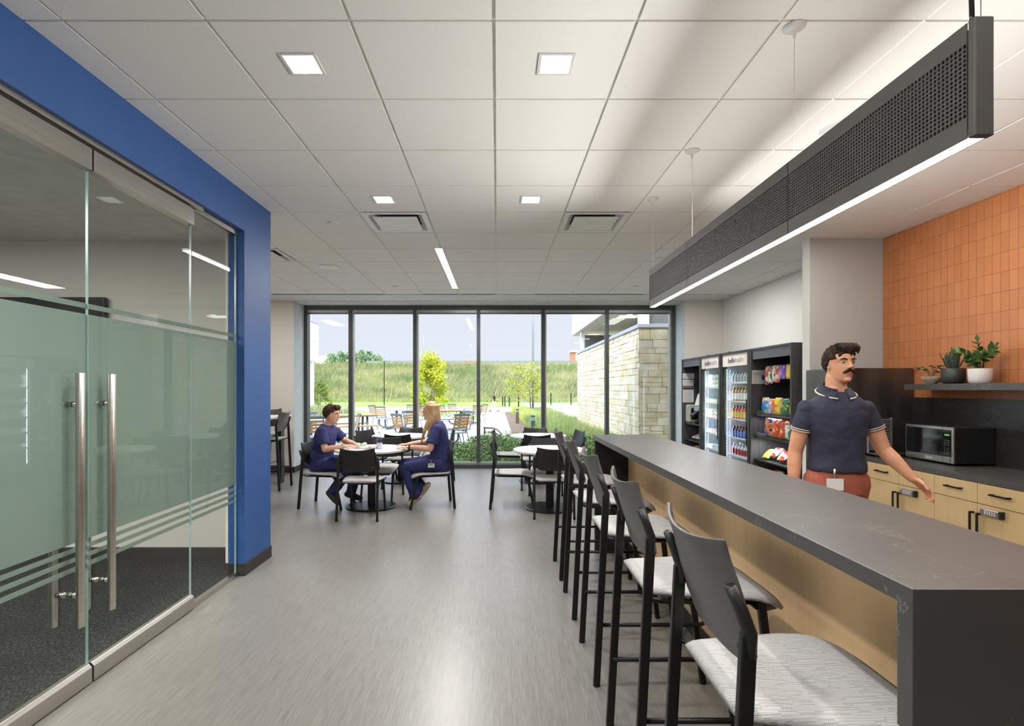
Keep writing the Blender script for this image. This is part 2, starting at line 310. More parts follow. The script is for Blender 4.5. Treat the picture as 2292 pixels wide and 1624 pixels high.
def dup(root,loc,rz,label,group=None):
    def cp(o,par):
        c_=o.copy(); COL.objects.link(c_); c_.parent=par
        for ch in list(o.children): cp(ch,c_)
        return c_
    r_=cp(root,None); r_.location=loc; r_.rotation_euler=(0,0,rz); r_['label']=label
    if group: r_['group']=group
    return r_
def text(name,body,size,mat,parent,M4,ext=.0006,shear=0,label=None,align='CENTER',xs=1):
    cu=bpy.data.curves.new(name,'FONT'); cu.body=body; cu.size=size; cu.extrude=ext; cu.shear=shear; cu.align_x=align; cu.align_y='CENTER'
    t_=bpy.data.objects.new(name+'_tmp',cu); COL.objects.link(t_); bpy.context.view_layer.update()
    me=bpy.data.meshes.new_from_object(t_.evaluated_get(bpy.context.evaluated_depsgraph_get())); bpy.data.objects.remove(t_)
    me.transform(Matrix.Diagonal((xs,1,1,1))); me.transform(M4); me.materials.clear(); me.materials.append(MATS[mat]); o=bpy.data.objects.new(name,me); COL.objects.link(o); o.parent=parent
    return o
def frame4(loc,xa,ya):   # text plane: reading direction xa, up ya
    xa=V(xa).normalized(); ya=V(ya).normalized(); za=xa.cross(ya); m_=Matrix((xa,ya,za)).transposed().to_4x4(); m_.translation=V(loc); return m_
# ---------------- the room ----------------
ZC=3.05; X0=-.015; Y0=2.245; T=.6096
S='structure'
f=MB(); f.box(-7.6,4.2,-3.6,10.05,-.12,0); f.build('floor','floor_vinyl',kind=S)
f=MB(); f.box(-7.5,-2.14,-3,4.63,.0,.008); f.build('trim_1','dark_carpet',kind=S)
# ceiling: tegular tiles in an exposed grid up to y=8.76, plain board beyond
g=MB(); g.m=0; g.box(-8,4.3,-3.6,10.2,3.16,3.3)
ya=[Y0+T*n for n in range(-10,11)]+[8.76]; xa=[X0+T*k_ for k_ in range(-13,8)]
holes={(-1,0):[(-.935,2.545)],(-2,0):0}
dl=[(-.935,2.545),(.28,2.545),(-.937,4.37),(.277,4.37)]
def cellof(x,y): return (math.floor((x-X0)/T),math.floor((y-Y0)/T))
lc={cellof(*p):p for p in dl}
skip={cellof(-.94,5.0),cellof(.9,5.0),cellof(-2.7,6.2)}
for ix in range(len(xa)-1):
    for iy in range(len(ya)-1):
        x_0,x_1=xa[ix]+.0075,xa[ix+1]-.0075; y_0,y_1=ya[iy]+.0065,ya[iy+1]-.0065
        if x_1>4.02: x_1=4.05
        if x_0>4: continue
        if x_0<-7.6: continue
        ck=cellof((xa[ix]+xa[ix+1])/2,(ya[iy]+ya[iy+1])/2)
        if ck in skip or y_1-y_0<.02: continue
        if (ya[iy]+ya[iy+1])/2<4.6 and (xa[ix]+xa[ix+1])/2<-2.3: continue
        def tile(a,b_,c_,d_):
            g.box(a,b_,c_,d_,ZC,3.10)
        # tiles crossed by the linear light are cut
        if x_0<-.7 and x_1>-.72 and False: pass
        if ck in lc:
            px_,py_=lc[ck]; h=.085
            tile(x_0,px_-h,y_0,y_1); tile(px_+h,x_1,y_0,y_1); tile(px_-h,px_+h,y_0,py_-h); tile(px_-h,px_+h,py_+h,y_1)
        elif x_0<-.66<x_1+.02 and y_1>5.9 and y_0<8.2:
            tile(x_0,-.71,y_0,y_1)
        else: tile(x_0,x_1,y_0,y_1)
g.m=1
for x in xa:
    if x<4 and x>-7.6: g.box(x-.012,x+.012,-3.6 if x>-2.3 else 4.6,8.76,ZC+.008,3.10)
for y in ya: g.box(-7.6 if y>4.6 else -2.3,4.05,y-.012,y+.012,ZC+.0081,3.10)
g.build('ceiling',['ceiling_tile','ceiling_grid'],kind=S)
g=MB(); g.box(-8,4.3,8.79,9.42,ZC-.004,3.12); g.build('trim_2','gypsum_white',kind=S)
g=MB(); g.box(-8,4.3,9.43,9.9,ZC-.012,3.12); g.build('trim_3','gypsum_white',kind=S)
# meeting room shell behind the glass
g=MB(); g.box(-7.6,-2.16,-3,4.64,2.78,2.84); g.build('trim_4','gypsum_white',kind=S)
g=MB(); g.box(-7.6,-2.14,4.64,4.69,0,3.1); g.build('wall_meeting_back','wall_taupe',kind=S)
g=MB(); g.box(-7.65,-7.55,-3.6,10,0,3.1); g.build('wall_far_left','wall_taupe',kind=S)
g=MB(); g.box(-7.5,-2.16,4.61,4.64,0,.1); g.build('baseboard_meeting','black_base',kind=S)
g=MB(); g.box(-8,4.3,-3.7,-3.6,0,3.1); g.build('wall_rear','wall_white',kind=S)
# blue wall: header + pier (+ pier behind the camera), opening 0 < y < 4.205
g=MB(); g.box(-2.14,-2.01,-3.6,4.205,2.742,3.1); g.box(-2.14,-2.01,4.205,4.69,0,3.1); g.box(-2.14,-2.01,-3.6,.55,0,2.742)
g.build('wall_blue','blue_paint',kind=S)
g=MB(); g.box(-2.165,-2.14,4.215,4.64,.1,2.78); g.build('trim_5','wall_white',kind=S)
g=MB(); g.box(-2.14,-2.002,4.2,4.698,0,.1); g.build('baseboard_blue','black_base',kind=S,bevel=.002)
# window wall piers, side walls
g=MB(); g.box(-7.6,-3.61,9.38,10.0,0,3.1); g.build('wall_left_pier','wall_taupe',kind=S)
g=MB(); g.box(-3.612,-3.604,9.385,9.9,0,3.1); g.build('trim_6','jamb_white',kind=S)
g=MB(); g.box(-7.6,-3.598,9.365,9.38,0,.1); g.box(-3.61,-3.592,9.365,9.9,0,.1); g.build('baseboard_left','black_base',kind=S)
g=MB(); g.box(3.33,4.3,9.38,10.0,0,3.1); g.build('wall_right_pier','wall_taupe',kind=S)
g=MB(); g.box(3.322,3.33,9.385,9.9,0,3.1); g.build('trim_7','jamb_white',kind=S)
g=MB(); g.box(3.312,4.0,9.365,9.38,0,.1); g.box(3.312,3.33,9.365,9.9,0,.1); g.build('baseboard_right','black_base',kind=S)
g=MB(); g.box(4.01,4.3,5.63,9.4,0,3.1); g.build('wall_right_alcove','wall_white',kind=S)
g=MB(); g.box(3.25,4.3,5.5,5.63,0,3.1); g.build('wall_wing','wing_grey',kind=S)
g=MB(); g.box(3.246,3.25,5.502,5.628,0,3.05); g.build('trim_8','wall_white',kind=S)
g=MB(); g.box(4.01,4.3,-3.6,5.5,0,3.1); g.build('wall_tiled','orange_tile',kind=S)
# ---------------- curtain wall ----------------
g=MB(); g.box(-3.604,3.322,9.86,10.0,0,.075); g.build('window_sill_1','mullion',kind=S,bevel=.003)
g=MB(); g.box(-3.604,3.322,9.90,10.0,.075,.11); g.build('trim_9','mullion_light',kind=S)
g=MB(); g.box(-3.604,3.322,9.86,10.0,2.955,3.04); g.build('trim_10','mullion',kind=S,bevel=.003)
g=MB(); g.box(-3.604,3.322,9.885,9.92,2.905,2.955); g.build('trim_11','mullion_light',kind=S)
g=MB(); g.box(-3.604,3.322,9.90,9.99,2.888,2.905); g.build('trim_12','mullion',kind=S)
mx=[(p-1113)*9.9/F for p in (785,929,1071,1215.5,1358.5)]
for i,x in enumerate([-3.575]+mx+[3.285]):
    g=MB(); g.box(x-.033,x+.033,9.86,9.99,.11,2.955); g.box(x-.02,x+.02,9.99,10.05,.11,2.955)
    o=g.build('trim_%d'%(20+i),'mullion',kind=S,bevel=.003)
    if i in (1,2,4,6):
        s_=1 if i!=6 else -1
        g=MB(); g.box(x+.034*s_,x+.062*s_,9.885,9.97,.11,2.9); g.build('trim_%d'%(30+i),'mullion_light',kind=S)
bx=[-3.575]+mx+[3.285]
for i in range(6):
    g=MB(); g.box(bx[i]+.034,bx[i+1]-.034,9.935,9.953,.11,2.89); g.build('window_%d'%(i+1),'window_glass',kind=S)
# slot diffusers at the tile edge
for i,(a,b_) in enumerate([(20,245),(245,455),(460,665),(882,1085),(1090,1297),(1517,1720),(1725,1928),(1932,2140)]):
    q=lambda z_:(600+z_*.3927-VX)*8.76/F
    o=MB(); o.box(q(a)+.01,q(b_)-.01,8.745,8.785,ZC-.004,ZC+.05); 
    w_=['behind the blue pier','left of the middle grid line over the seated man','ending over the first window mullion','beyond the linear ceiling light','between linear light and middle window','over the fourth window','over the fifth window','beside the black pendant end'][i]
    tag(o.build('slot_diffuser','black_matte'),'slim dark ceiling slot diffuser, '+w_,'air vent','slot diffusers along the window soffit')
# ---------------- glass front ----------------
XG=-2.075
def pane(name,label,y0,y1,z0,z1,parts):
    t=thing(name,label,'glass door' if 'door' in name else 'glass panel',(XG,y0,0)); o_=(XG,y0,0)
    MB(o_).box(XG-.006,XG+.006,y0,y1,z0,z1).build('glass_pane','door_glass',t)
    g_=MB(o_); g_.box(XG-.0062,XG+.0062,y1-.003,y1,z0,z1); g_.build('glass_edge','glass_edge',t)
    f_=MB(o_); L=[(.729,1.866),(1.895,1.921),(.683,.706),(.636,.659),(.588,.612)]
    for a,b_ in L: f_.box(XG-.0075,XG-.0062,y0+.004,y1-.004,a,b_)
    f_.build('frosted_film','frosted_film',t); return t,o_
def rail(o_,t,y0,y1,z0,z1,name):
    g_=MB(o_); d=.028; c_=.012
    if z0<.5: poly=[(XG-d,z0),(XG+d,z0),(XG+d,z1-c_-.006),(XG+d-.016,z1),(XG-d+.016,z1),(XG-d,z1-c_-.006)]
    else: poly=[(XG-d,z0),(XG+d,z0),(XG+d,z1),(XG-d,z1)]
    g_.prism(poly,'y',y0,y1); g_.build(name,'stainless',t,bevel=.0015)
def handle(o_,t,y,side=1):
    for s_,nm in ((1,'pull_handle'),(-1,'pull_handle')):
        h=MB(o_); xx=XG+s_*.065; h.tube([(xx,y,.341),(xx,y,1.565)],.019,20)
        hb=h.build(nm,'steel_handle',t,smooth=False,bevel=.001)
        for p in hb.data.polygons: p.use_smooth=len(p.vertices)==4
        for z in (.494,1.413):
            q=MB(o_); q.tube([(XG+s_*.006,y,z),(xx-s_*.012,y,z)],.013,16); qq=q.build('standoff','steel_handle',hb,smooth=True)
            MB(o_).tube([(XG+s_*.028,y,z),(XG+s_*.033,y,z)],.0138,16).build('ring','rubber',hb,smooth=True)
t,o_=pane('glass_door','frameless glass door nearer the camera, its tall pull handle overlapping the meeting edge',1.78,2.676,.09,2.60,1)
rail(o_,t,1.78,2.674,.008,.1,'bottom_rail'); rail(o_,t,1.78,2.674,2.592,2.70,'top_rail'); handle(o_,t,2.55)
t,o_=pane('glass_door','frameless glass door next to the narrow fixed sidelight by the blue pier',2.684,3.575,.09,2.60,1)
rail(o_,t,2.686,3.575,.008,.1,'bottom_rail'); rail(o_,t,2.686,3.575,2.592,2.70,'top_rail'); handle(o_,t,2.757)
t,o_=pane('glass_sidelight','fixed narrow frosted glass panel between the far door and blue pier',3.585,4.19,.03,2.70,1)
MB(o_).box(XG-.02,XG+.02,3.585,4.2,0,.035).build('bottom_channel','stainless',t); MB(o_).box(XG-.02,XG+.02,3.6,4.2,2.70,2.738).build('top_channel','stainless',t)
t,o_=pane('glass_sidelight','fixed frosted glass panel beyond the nearer glass door, mostly outside the view',.56,1.77,.03,2.70,1)
MB(o_).box(XG-.02,XG+.02,.56,1.77,0,.035).build('bottom_channel','stainless',t)
g=MB(); g.box(XG-.04,XG+.045,.56,3.66,2.712,2.742); g.build('trim_13','stainless',kind=S,bevel=.002)
# wall screen in the meeting room, seen through the top of the glass
t=thing('wall_screen','dark wall screen in the meeting room, seen above the frosted band','screen',(-4.2,4.6,1.95)); o_=(-4.2,4.6,1.95)
MB(o_).box(-5.0,-3.4,4.575,4.62,1.6,2.28).build('screen_housing','black_plastic',t,bevel=.004); MB(o_).box(-4.98,-3.42,4.572,4.576,1.62,2.26).build('screen_panel','black_matte',t)
# ---------------- ceiling things ----------------
names=['nearer recessed square downlight over the walkway, beside the glass wall','nearer recessed square downlight, one tile right of middle grid line','small recessed square downlight just before the air diffuser over the walkway','small recessed square downlight just before the bar-side air diffuser']
for (x,y),nm in zip(dl,names):
    t=thing('recessed_downlight',nm,'ceiling light',(x,y,ZC),0,'square recessed downlights'); o_=(x,y,ZC)
    a=.085; b_=.07; g=MB(o_)
    for q in ((x-a,x-b_,y-a,y+a),(x+b_,x+a,y-a,y+a),(x-b_,x+b_,y-a,y-b_),(x-b_,x+b_,y+b_,y+a)): g.box(*q,ZC-.004,ZC+.003)
    g.build('trim_frame','white_plastic',t)
    g=MB(o_); z1=ZC+.095; c_=.035
    R4=[[(x-b_,y-b_,ZC),(x+b_,y-b_,ZC),(x+b_,y+b_,ZC),(x-b_,y+b_,ZC)],[(x-c_,y-c_,z1),(x+c_,y-c_,z1),(x+c_,y+c_,z1),(x-c_,y+c_,z1)]]
    g.rings(R4,cap=False); g.build('reflector','downlight_reflector',t)
    MB(o_).box(x-c_,x+c_,y-c_,y+c_,z1-.004,z1).build('diffuser','lamp_white',t)
t=thing('linear_ceiling_light','lit linear ceiling light running toward the windows','ceiling light',(-.655,7.06,ZC)); o_=(-.655,7.06,ZC)
g=MB(o_)
for q in ((-.706,-.695,5.86,8.26),(-.615,-.604,5.86,8.26),(-.695,-.615,5.86,5.875),(-.695,-.615,8.245,8.26)): g.box(*q,ZC-.005,ZC+.04)
g.build('housing','white_plastic',t); MB(o_).box(-.695,-.615,5.875,8.245,ZC+.0,ZC+.006).build('diffuser','lamp_white',t)
def diffuser(ix,iy,lab):
    x_0=X0+T*ix+.009; y_0=Y0+T*iy+.009; s_=T-.018; x_1,y_1=x_0+s_,y_0+s_; cx,cy=(x_0+x_1)/2,(y_0+y_1)/2
    t=thing('air_diffuser',lab,'air vent',(cx,cy,ZC),0,'square ceiling diffusers'); o_=(cx,cy,ZC)
    g=MB(o_)
    def sq(h,z): return [(cx-h,cy-h,z),(cx+h,cy-h,z),(cx+h,cy+h,z),(cx-h,cy+h,z)]
    g.rings([sq(s_/2,ZC),sq(s_/2-.05,ZC-.002),sq(s_/2-.07,ZC+.03),sq(s_/2-.10,ZC+.045)],cap=False); g.build('frame','white_plastic',t,bevel=.002)
    MB(o_).box(cx-.2,cx+.2,cy-.2,cy+.2,ZC-.012,ZC-.004).build('centre_panel','white_plastic',t,bevel=.003)
    MB(o_).box(cx-.29,cx+.29,cy-.29,cy+.29,ZC+.046,ZC+.05).build('dark_throat','black_matte',t)
c=cellof(-.94,5.0); diffuser(*c,'square air diffuser with white panel over the walkway, behind a small downlight'); c=cellof(.9,5.0); diffuser(*c,'square air diffuser with white panel, beside the far end of the pendant')
c=cellof(-2.7,6.2); diffuser(*c,'square air diffuser half hidden beyond the blue pier')
for x,y,r,lab in [(-2.156,6.79,.13,'round ceiling speaker grille between blue pier and linear light'),(2.05,3.16,.12,'round ceiling speaker grille behind the pendant, over the counter aisle'),(2.0,6.4,.12,'round ceiling speaker grille over the drinks alcove')]:
    g=MB((x,y,ZC)); g.lathe([(r,ZC),(r,ZC-.006),(r-.012,ZC-.009),(.01,ZC-.009)],(x,y,0),32); g.m=0; tag(g.build('ceiling_speaker','white_plastic',bevel=.001),lab,'speaker')
for x,y,lab in [(-1.548,4.98,'round white ceiling sprinkler cap beside the walkway diffuser'),(-1.56,8.07,'tiny round white sprinkler cap near the window soffit'),(2.12,8.07,'tiny round white sprinkler cap beyond the pendant tip')]:
    g=MB((x,y,ZC)); g.lathe([(.045,ZC),(.045,ZC-.004),(.036,ZC-.012),(.005,ZC-.012)],(x,y,0),24); tag(g.build('sprinkler_cap','white_plastic'),lab,'sprinkler')
# ---------------- pendant ----------------
xl,xr=1.255,1.305; zb,zt=2.158,2.466; yn,yf=1.389,4.37; o_=(1.28,2.88,zb)
t=thing('pendant_light','long black perforated linear pendant light hanging over the bar','pendant light',o_)
g=MB(o_); g.box(xl+.012,xr-.012,yn+.02,yf-.02,zb+.012,zt-.012); g.build('inner_core','pendant_core',t)
js=[yn+.022,2.286,3.505,yf-.012]
for i in range(3):
    y_0,y_1=js[i]+.003,js[i+1]-.003; g=MB(o_)
    for xx0,xx1 in ((xl,xl+.003),(xr-.003,xr)):
        g.box(xx0,xx1,y_0,y_1,2.412,zt); g.box(xx0,xx1,y_0,y_1,zb,2.215)
        ncol=int((y_1-y_0-.03)/.0132); st=(y_1-y_0)/ncol
        for c_ in range(ncol+1): 
            yy=y_0+c_*st; g.box(xx0,xx1,max(y_0,yy-.0022),min(y_1,yy+.0022),2.215,2.412)
        for r_ in range(1,16):
            zz=2.215+r_*.1970/16; g.box(xx0+.0002,xx1-.0002,y_0,y_1,zz-.0022,zz+.0022)
    g.build('perforated_shade','pendant_metal',t)
for y_0,y_1 in ((yn,yn+.022),(yf-.012,yf)): MB(o_).box(xl-.001,xr+.001,y_0,y_1,zb-.003,zt+.003).build('end_cap','pendant_metal',t,bevel=.004)
for y_ in js[1:3]: MB(o_).box(xl-.001,xl+.004,y_-.003,y_+.003,zb,zt).build('joint_trim','black_metal',t)
MB(o_).box(xl+.006,xr-.006,yn+.022,yf-.012,zb-.001,zb+.004).build('light_strip','led_strip',t)
MB(o_).box(xl+.006,xr-.006,yn+.022,yf-.012,zt-.004,zt-.001).build('uplight_strip','led_strip',t)
for y_ in (1.40,2.28,3.474,4.35):
    MB(o_).tube([(1.28,y_,zt),(1.28,y_,ZC)],.0013,6).build('cable','steel_handle',t)
    MB(o_).lathe([(.046,ZC-.001),(.046,ZC-.006),(.02,ZC-.014),(.008,ZC-.03),(.006,ZC-.05)],(1.28,y_,0),24).build('canopy','white_plastic',t,smooth=True)
MB(o_).tube([(1.266,1.41,zt-.01),(1.262,1.41,2.6),(1.27,1.405,ZC)],.006,10).build('power_cord','black_plastic',t,smooth=True)
# ---------------- bar ----------------
ZB=1.067; o_=(1.15,2.98,0)
t=thing('bar_counter','long dark veined stone bar with pale wood front panel','bar counter',o_)
g=MB(o_); g.prism([(1.1155,0),(1.16,0),(1.16,ZB-.042),(4.86,ZB-.042),(4.86,ZB),(1.1155,ZB)],'x',.876,1.42); g.build('countertop','bar_stone',t,bevel=.002)
MB(o_).box(.89,1.42,4.80,4.85,0,ZB-.042).build('far_end_panel','black_matte',t)
MB(o_).box(1.19,1.21,1.16,4.80,.1,ZB-.042).build('front_panel','maple',t)
MB(o_).box(1.38,1.40,1.16,4.80,.1,ZB-.042).build('rear_panel','maple',t)
MB(o_).box(1.175,1.40,1.16,4.80,0,.1).build('toe_kick','black_base',t)
# ---------------- stool / chair ----------------
def make_seat(name,label,cat,h,stool,backmat):
    t=thing(name,label,cat)
    top=h+.385 if stool else h+.365; bot=h+.085
    def bx_(z): # lean of the back plane
        return .062-.105*max(0,(z-(h+.11)))/.28
    def back(off):
        def fn(u,v):
            U=u*2-1; hw=.196+.028*math.sin(min(1,max(0,(v+.15)/1.0))*PI)*(1 if v<.9 else .9)
            zt_=top-.024*(1-U*U); zb_=bot+.045*abs(U)**5
            z=zb_+(zt_-zb_)*v; crv=.035*U*U*(.4+.9*v)
            return (bx_(z)+crv+off-.002,U*hw,z)
        return fn
    g=MB(); g.shell(back(0),back(.011),16,12); bk=g.build('backrest',backmat,t,smooth=True,bevel=.003)
    MB().box(.042,.0435,-.185,-.155,bot+.055,bot+.067).build('maker_mark','grey_plastic',bk)
    # cushion
    def outline(a,grow=0):
        return None
    def seat(zoff,inset):
        def fn(u,v):
            U=u*2-1; x=.045+.485*v; hw=(.185+.05*min(1,v*1.6))-inset
            cr=max(0,(v-.86)/.14); cl=max(0,(.10-v)/.10)
            hw*= (1-.10*cr**2.2-.12*cl**2)
            z=h-.006-.016*(1-U*U)*math.sin(PI*min(1,v*1.05))-.045*max(0,(v-.72)/.28)**2+.004
            edge=max(abs(U)**7,0)
            z2=z-.018*edge if zoff==0 else z-zoff
            return (x-(inset*.6 if v>.5 else -inset*.6),U*hw,z2)
        return fn
    MB().shell(seat(0,0),seat(.030,.006),18,16).build('seat_cushion','seat_fabric',t,smooth=True)
    MB().shell(seat(.0305,.02),seat(.055,.06),12,10).build('seat_shell','black_plastic',t,smooth=True)
    for s_ in (-1,1):
        jz=h+.19 if stool else h+.17
        g=MB(); g.bar((0,s_*.228,0),(.050,s_*.222,jz),.024,.034,ref=(0,1,0)); lg=g.build('leg','black_metal',t,bevel=.005)
        MB().lathe([(.014,0),(.016,.004),(.016,.022)],(0,s_*.228,0),12).build('glide','rubber',lg)
        # arm bracket from leg top to back side
        g=MB(); pts=[(.052,s_*.222,jz-.05),(.052,s_*.222,jz),(.034,s_*.221,jz+.05),(.012,s_*.218,jz+.10)]
        g.tube(pts,[.019,.021,.020,.016],10,flat=(1.1,.75)); g.build('back_bracket','black_plastic',t,smooth=True)
        g=MB(); g.bar((.543,s_*.205,0),(.455,s_*.198,h-.045),.024,.030,ref=(0,1,0)); lg=g.build('leg','black_metal',t,bevel=.005)
        MB().lathe([(.014,0),(.016,.004),(.016,.022)],(.543,s_*.205,0),12).build('glide','rubber',lg)
        g=MB(); g.tube([(.047,s_*.222,h-.03),(.10,s_*.19,h-.052),(.455,s_*.19,h-.055)],.009,8); g.build('seat_rail','black_metal',t,smooth=True)
    g=MB(); g.tube([(.44,-.2,h-.07),(.44,.2,h-.07)],.009,8); g.build('cross_rail','black_metal',t,smooth=True)
    if stool:
        zz=.30; p=[(.012,-.215,zz),(.30,-.215,zz),(.50,-.215,zz)]
        for a in range(0,91,18): p.append((.50+.07*math.sin(R(a)),-.215+.07*(1-math.cos(R(a))),zz))
        q=[(x,-y,z) for x,y,z in reversed(p)]
        MB().tube(p+q,.0105,10).build('footrest','black_metal',t,smooth=True)
    return t
ss=[(4.34,'farthest of five bar stools, beside the dark end of the bar'),(3.64,'second bar stool from the dark far end of the bar'),(2.88,'middle stool of the five drawn up to the bar'),(2.11,'bar stool right behind the nearest one, grey back'),(1.37,'nearest bar stool, its patterned seat seen large against the bar')]
s0=make_seat('bar_stool',ss[0][1],'stool',.77,True,'grey_plastic'); s0.location=(.497,4.34,0); s0['group']='bar stools along the bar'
for (y,l),a in zip(ss[1:],(0,0,.0,-.01)): dup(s0,(.497,y,0),a,l)
dup(s0,(-3.16,7.9,0),PI,'lone high stool half hidden by the blue pier, at a high table','high stools at the high table')
dup(s0,(-3.85,8.98,0),-PI/2,'high stool behind the high table, only its back showing','high stools at the high table')
# high table behind the pier
o_=(-3.9,7.9,0); t=thing('high_table','bar-height table with white top and dark apron beyond the blue pier','table',o_)
MB(o_).box(-4.6,-3.30,7.5,8.5,1.035,1.067).build('tabletop','laminate_white',t,bevel=.004); MB(o_).box(-4.5,-3.34,7.56,8.44,.93,1.035).build('apron','black_matte',t)
for xx in (-4.45,-3.42):
    MB(o_).box(xx-.03,xx+.03,8.3,8.42,.0,.93).build('leg','black_metal',t)
# chairs
c0=make_seat('dining_chair','chair under the seated man, facing the round table','chair',.455,False,'black_plastic')
c0.location=(-2.43,6.77,0); c0.rotation_euler=(0,0,-.13)
CH='black cafe chairs around the round tables'; c0['group']=CH
def chair(x,y,rz,l): return dup(c0,(x,y,0),rz,l,CH)
chair(-.575,6.80,PI+.2,'chair under the seated woman, its back behind her')
chair(-1.572,5.92,PI/2,'empty chair with its back to the camera at the two nurses\' table')
chair(-1.545,7.43,-PI/2-.06,'empty chair across the nurses\' table, its seat showing beside the table column')
chair(-1.48,7.80,PI/2-.08,'chair with back to the camera at the white table behind the nurses')
chair(-1.50,9.25,-PI/2,'chair at the window side of the white table behind the nurses')
chair(-2.20,8.72,-.55,'angled chair left of the rear table, grey front of its back catching light')
chair(-.72,8.78,PI+.1,'chair behind the seated woman, only its legs showing past her chair')
chair(-.08,6.745,-.03,'side-on chair with nothing behind it, left of the nearer empty table')
chair(.65,6.02,PI/2,'chair with its back to the camera at the nearer empty table')
chair(.67,7.32,-PI/2,'chair across the nearer empty table, back facing its neighbour')
chair(.585,7.72,PI/2,'chair with its back to the camera at the empty window table')
chair(.66,9.2,-PI/2,'chair against the window across the farther empty table')
chair(-.07,8.62,-.05,'side-on chair left of the empty window table')
chair(1.36,8.6,PI+.25,'chair right of the empty window table, facing left')
# round tables
def table(x,y,l,first=None):
    if first: return dup(first,(x,y,0),0,l)
    t=thing('round_table',l,'table',(x,y,0),0,'white round pedestal tables')
    MB().lathe([(.30,0),(.31,.004),(.31,.016),(.295,.022),(.05,.024)],(0,0,0),48).build('base_plate','black_metal',t,bevel=.001)
    MB().lathe([(.05,.02),(.05,.70)],(0,0,0),28).build('column','black_metal',t,smooth=False)
    MB().lathe([(.19,.695),(.20,.70),(.20,.708)],(0,0,0),24).build('mounting_plate','black_metal',t)
    g=MB(); g.lathe([(.445,.709),(.455,.713),(.456,.733),(.450,.738)],(0,0,0),64); g.build('tabletop','laminate_white',t,bevel=.001); return t
t0=table(-1.585,6.68,'round white table between the two people in navy scrubs')
table(-1.56,8.54,'round white table near the window, behind the people in scrubs',t0)
table(.655,6.59,'nearer of the two empty round white tables by the bar',t0)
table(.665,8.54,'empty round white table closest to the window planting',t0)
# ---------------- kitchenette ----------------
XC=3.40; XE=3.38; CT=.868
o_=(3.7,3,CT); t=thing('kitchen_worktop','dark stone worktop under the microwave along the orange tiled wall','worktop',o_)
g=MB(o_); g.box(XE,4.005,.9,5.06,CT-.04,CT); g.build('slab','bar_stone',t,bevel=.0015)
g=MB(o_); g.box(3.985,4.008,.9,5.49,CT,1.405); g.build('backsplash','backsplash_stone',t)
def hpull(o_,par,y,z,l=.13):
    g=MB(o_); x=XC-.02; g.box(x-.034,x-.024,y-l/2,y+l/2,z-.006,z+.006)
    for s_ in (-1,1): g.box(x-.03,x,y+s_*(l/2-.006)-.006,y+s_*(l/2-.006)+.006,z-.006,z+.006)
    g.build('handle','black_metal',par)
def vpull(o_,par,y,z0,z1):
    g=MB(o_); x=XC-.02; g.box(x-.034,x-.024,y-.006,y+.006,z0,z1)
    for z in (z0+.006,z1-.006): g.box(x-.03,x,y-.006,y+.006,z-.006,z+.006)
    g.build('handle','black_metal',par)
cl=['pale wood base cabinet behind the walking man, below the dish rack','pale wood base cabinet under the microwave with a keypad lock','pale wood base cabinet nearest the camera, out past the microwave']
for i,y1 in enumerate((4.82,4.09,3.36)):
    y0=y1-.73; ym=y1-.365; o_=(3.7,ym,0)
    t=thing('base_cabinet',cl[i],'cabinet',o_,0,'pale wood base cabinets')
    g=MB(o_); g.box(XC+.002,4.0,y0+.001,y1-.001,.1,CT-.041); g.box(3.46,4.0,y0+.001,y1-.001,0,.1); g.build('body','maple',t)
    for a,b_ in ((ym,y1),(y0,ym)):
        d=MB(o_).box(XC-.02,XC,a+.0018,b_-.0018,.686,CT-.044).build('drawer','pale_maple',t,bevel=.001); hpull(o_,d,(a+b_)/2,.765)
        d=MB(o_).box(XC-.02,XC,a+.0018,b_-.0018,.105,.681).build('door','pale_maple',t,bevel=.001); vpull(o_,d,ym+(.028 if a==ym else -.028),.46,.62)
    lk=MB(o_).box(XC-.048,XC-.02,ym-.19,ym-.05,.618,.662).build('keypad_lock','stainless',t,bevel=.004)
    MB(o_).box(XC-.05,XC-.02,ym-.205,ym-.185,.615,.665).build('lock_end','black_plastic',lk,bevel=.003)
    g=MB(o_)
    for r_ in range(2):
        for c_ in range(5): g.box(XC-.050,XC-.047,ym-.165+c_*.018,ym-.155+c_*.018,.628+r_*.014,.637+r_*.014)
    g.build('keys','white_plastic',lk)
    MB(o_).tube([(XC-.05,ym-.055,.635),(XC-.068,ym-.045,.628)],.004,8).build('key','chrome',lk)
g=MB((3.7,4.94,0)); g.box(XC-.02,4.0,4.822,5.06,.1,CT-.041); tag(g.build('filler_panel','pale_maple'),'narrow pale wood end panel between cabinets and the steel refrigerator','cabinet panel')
# refrigerator
o_=(3.62,5.29,0); t=thing('refrigerator','tall dark steel refrigerator at the end of the worktop','refrigerator',o_)
MB(o_).box(3.27,4.0,5.08,5.49,.02,1.687).build('body','stainless_dark',t,bevel=.006)
MB(o_).box(3.20,3.262,5.085,5.488,.05,1.68).build('door','stainless_dark',t,bevel=.008)
MB(o_).tube([(3.17,5.12,.9),(3.17,5.12,1.45)],.012,12).build('handle','stainless',t)
MB(o_).box(3.28,3.98,5.09,5.48,0,.02).build('foot_plinth','black_plastic',t)
# paper notice on the wing wall
g=MB((3.38,5.49,1.6)); g.box(3.335,3.42,5.494,5.499,1.54,1.70); o=g.build('wall_notice',M('notice_blue',(176,196,224),.6)); tag(o,'pale blue notice on the grey wall behind the walking man\'s neck','sign')
g=MB((3.38,5.49,1.6)); g.lathe([(.022,0),(.022,.001)],(0,0,0),20); 
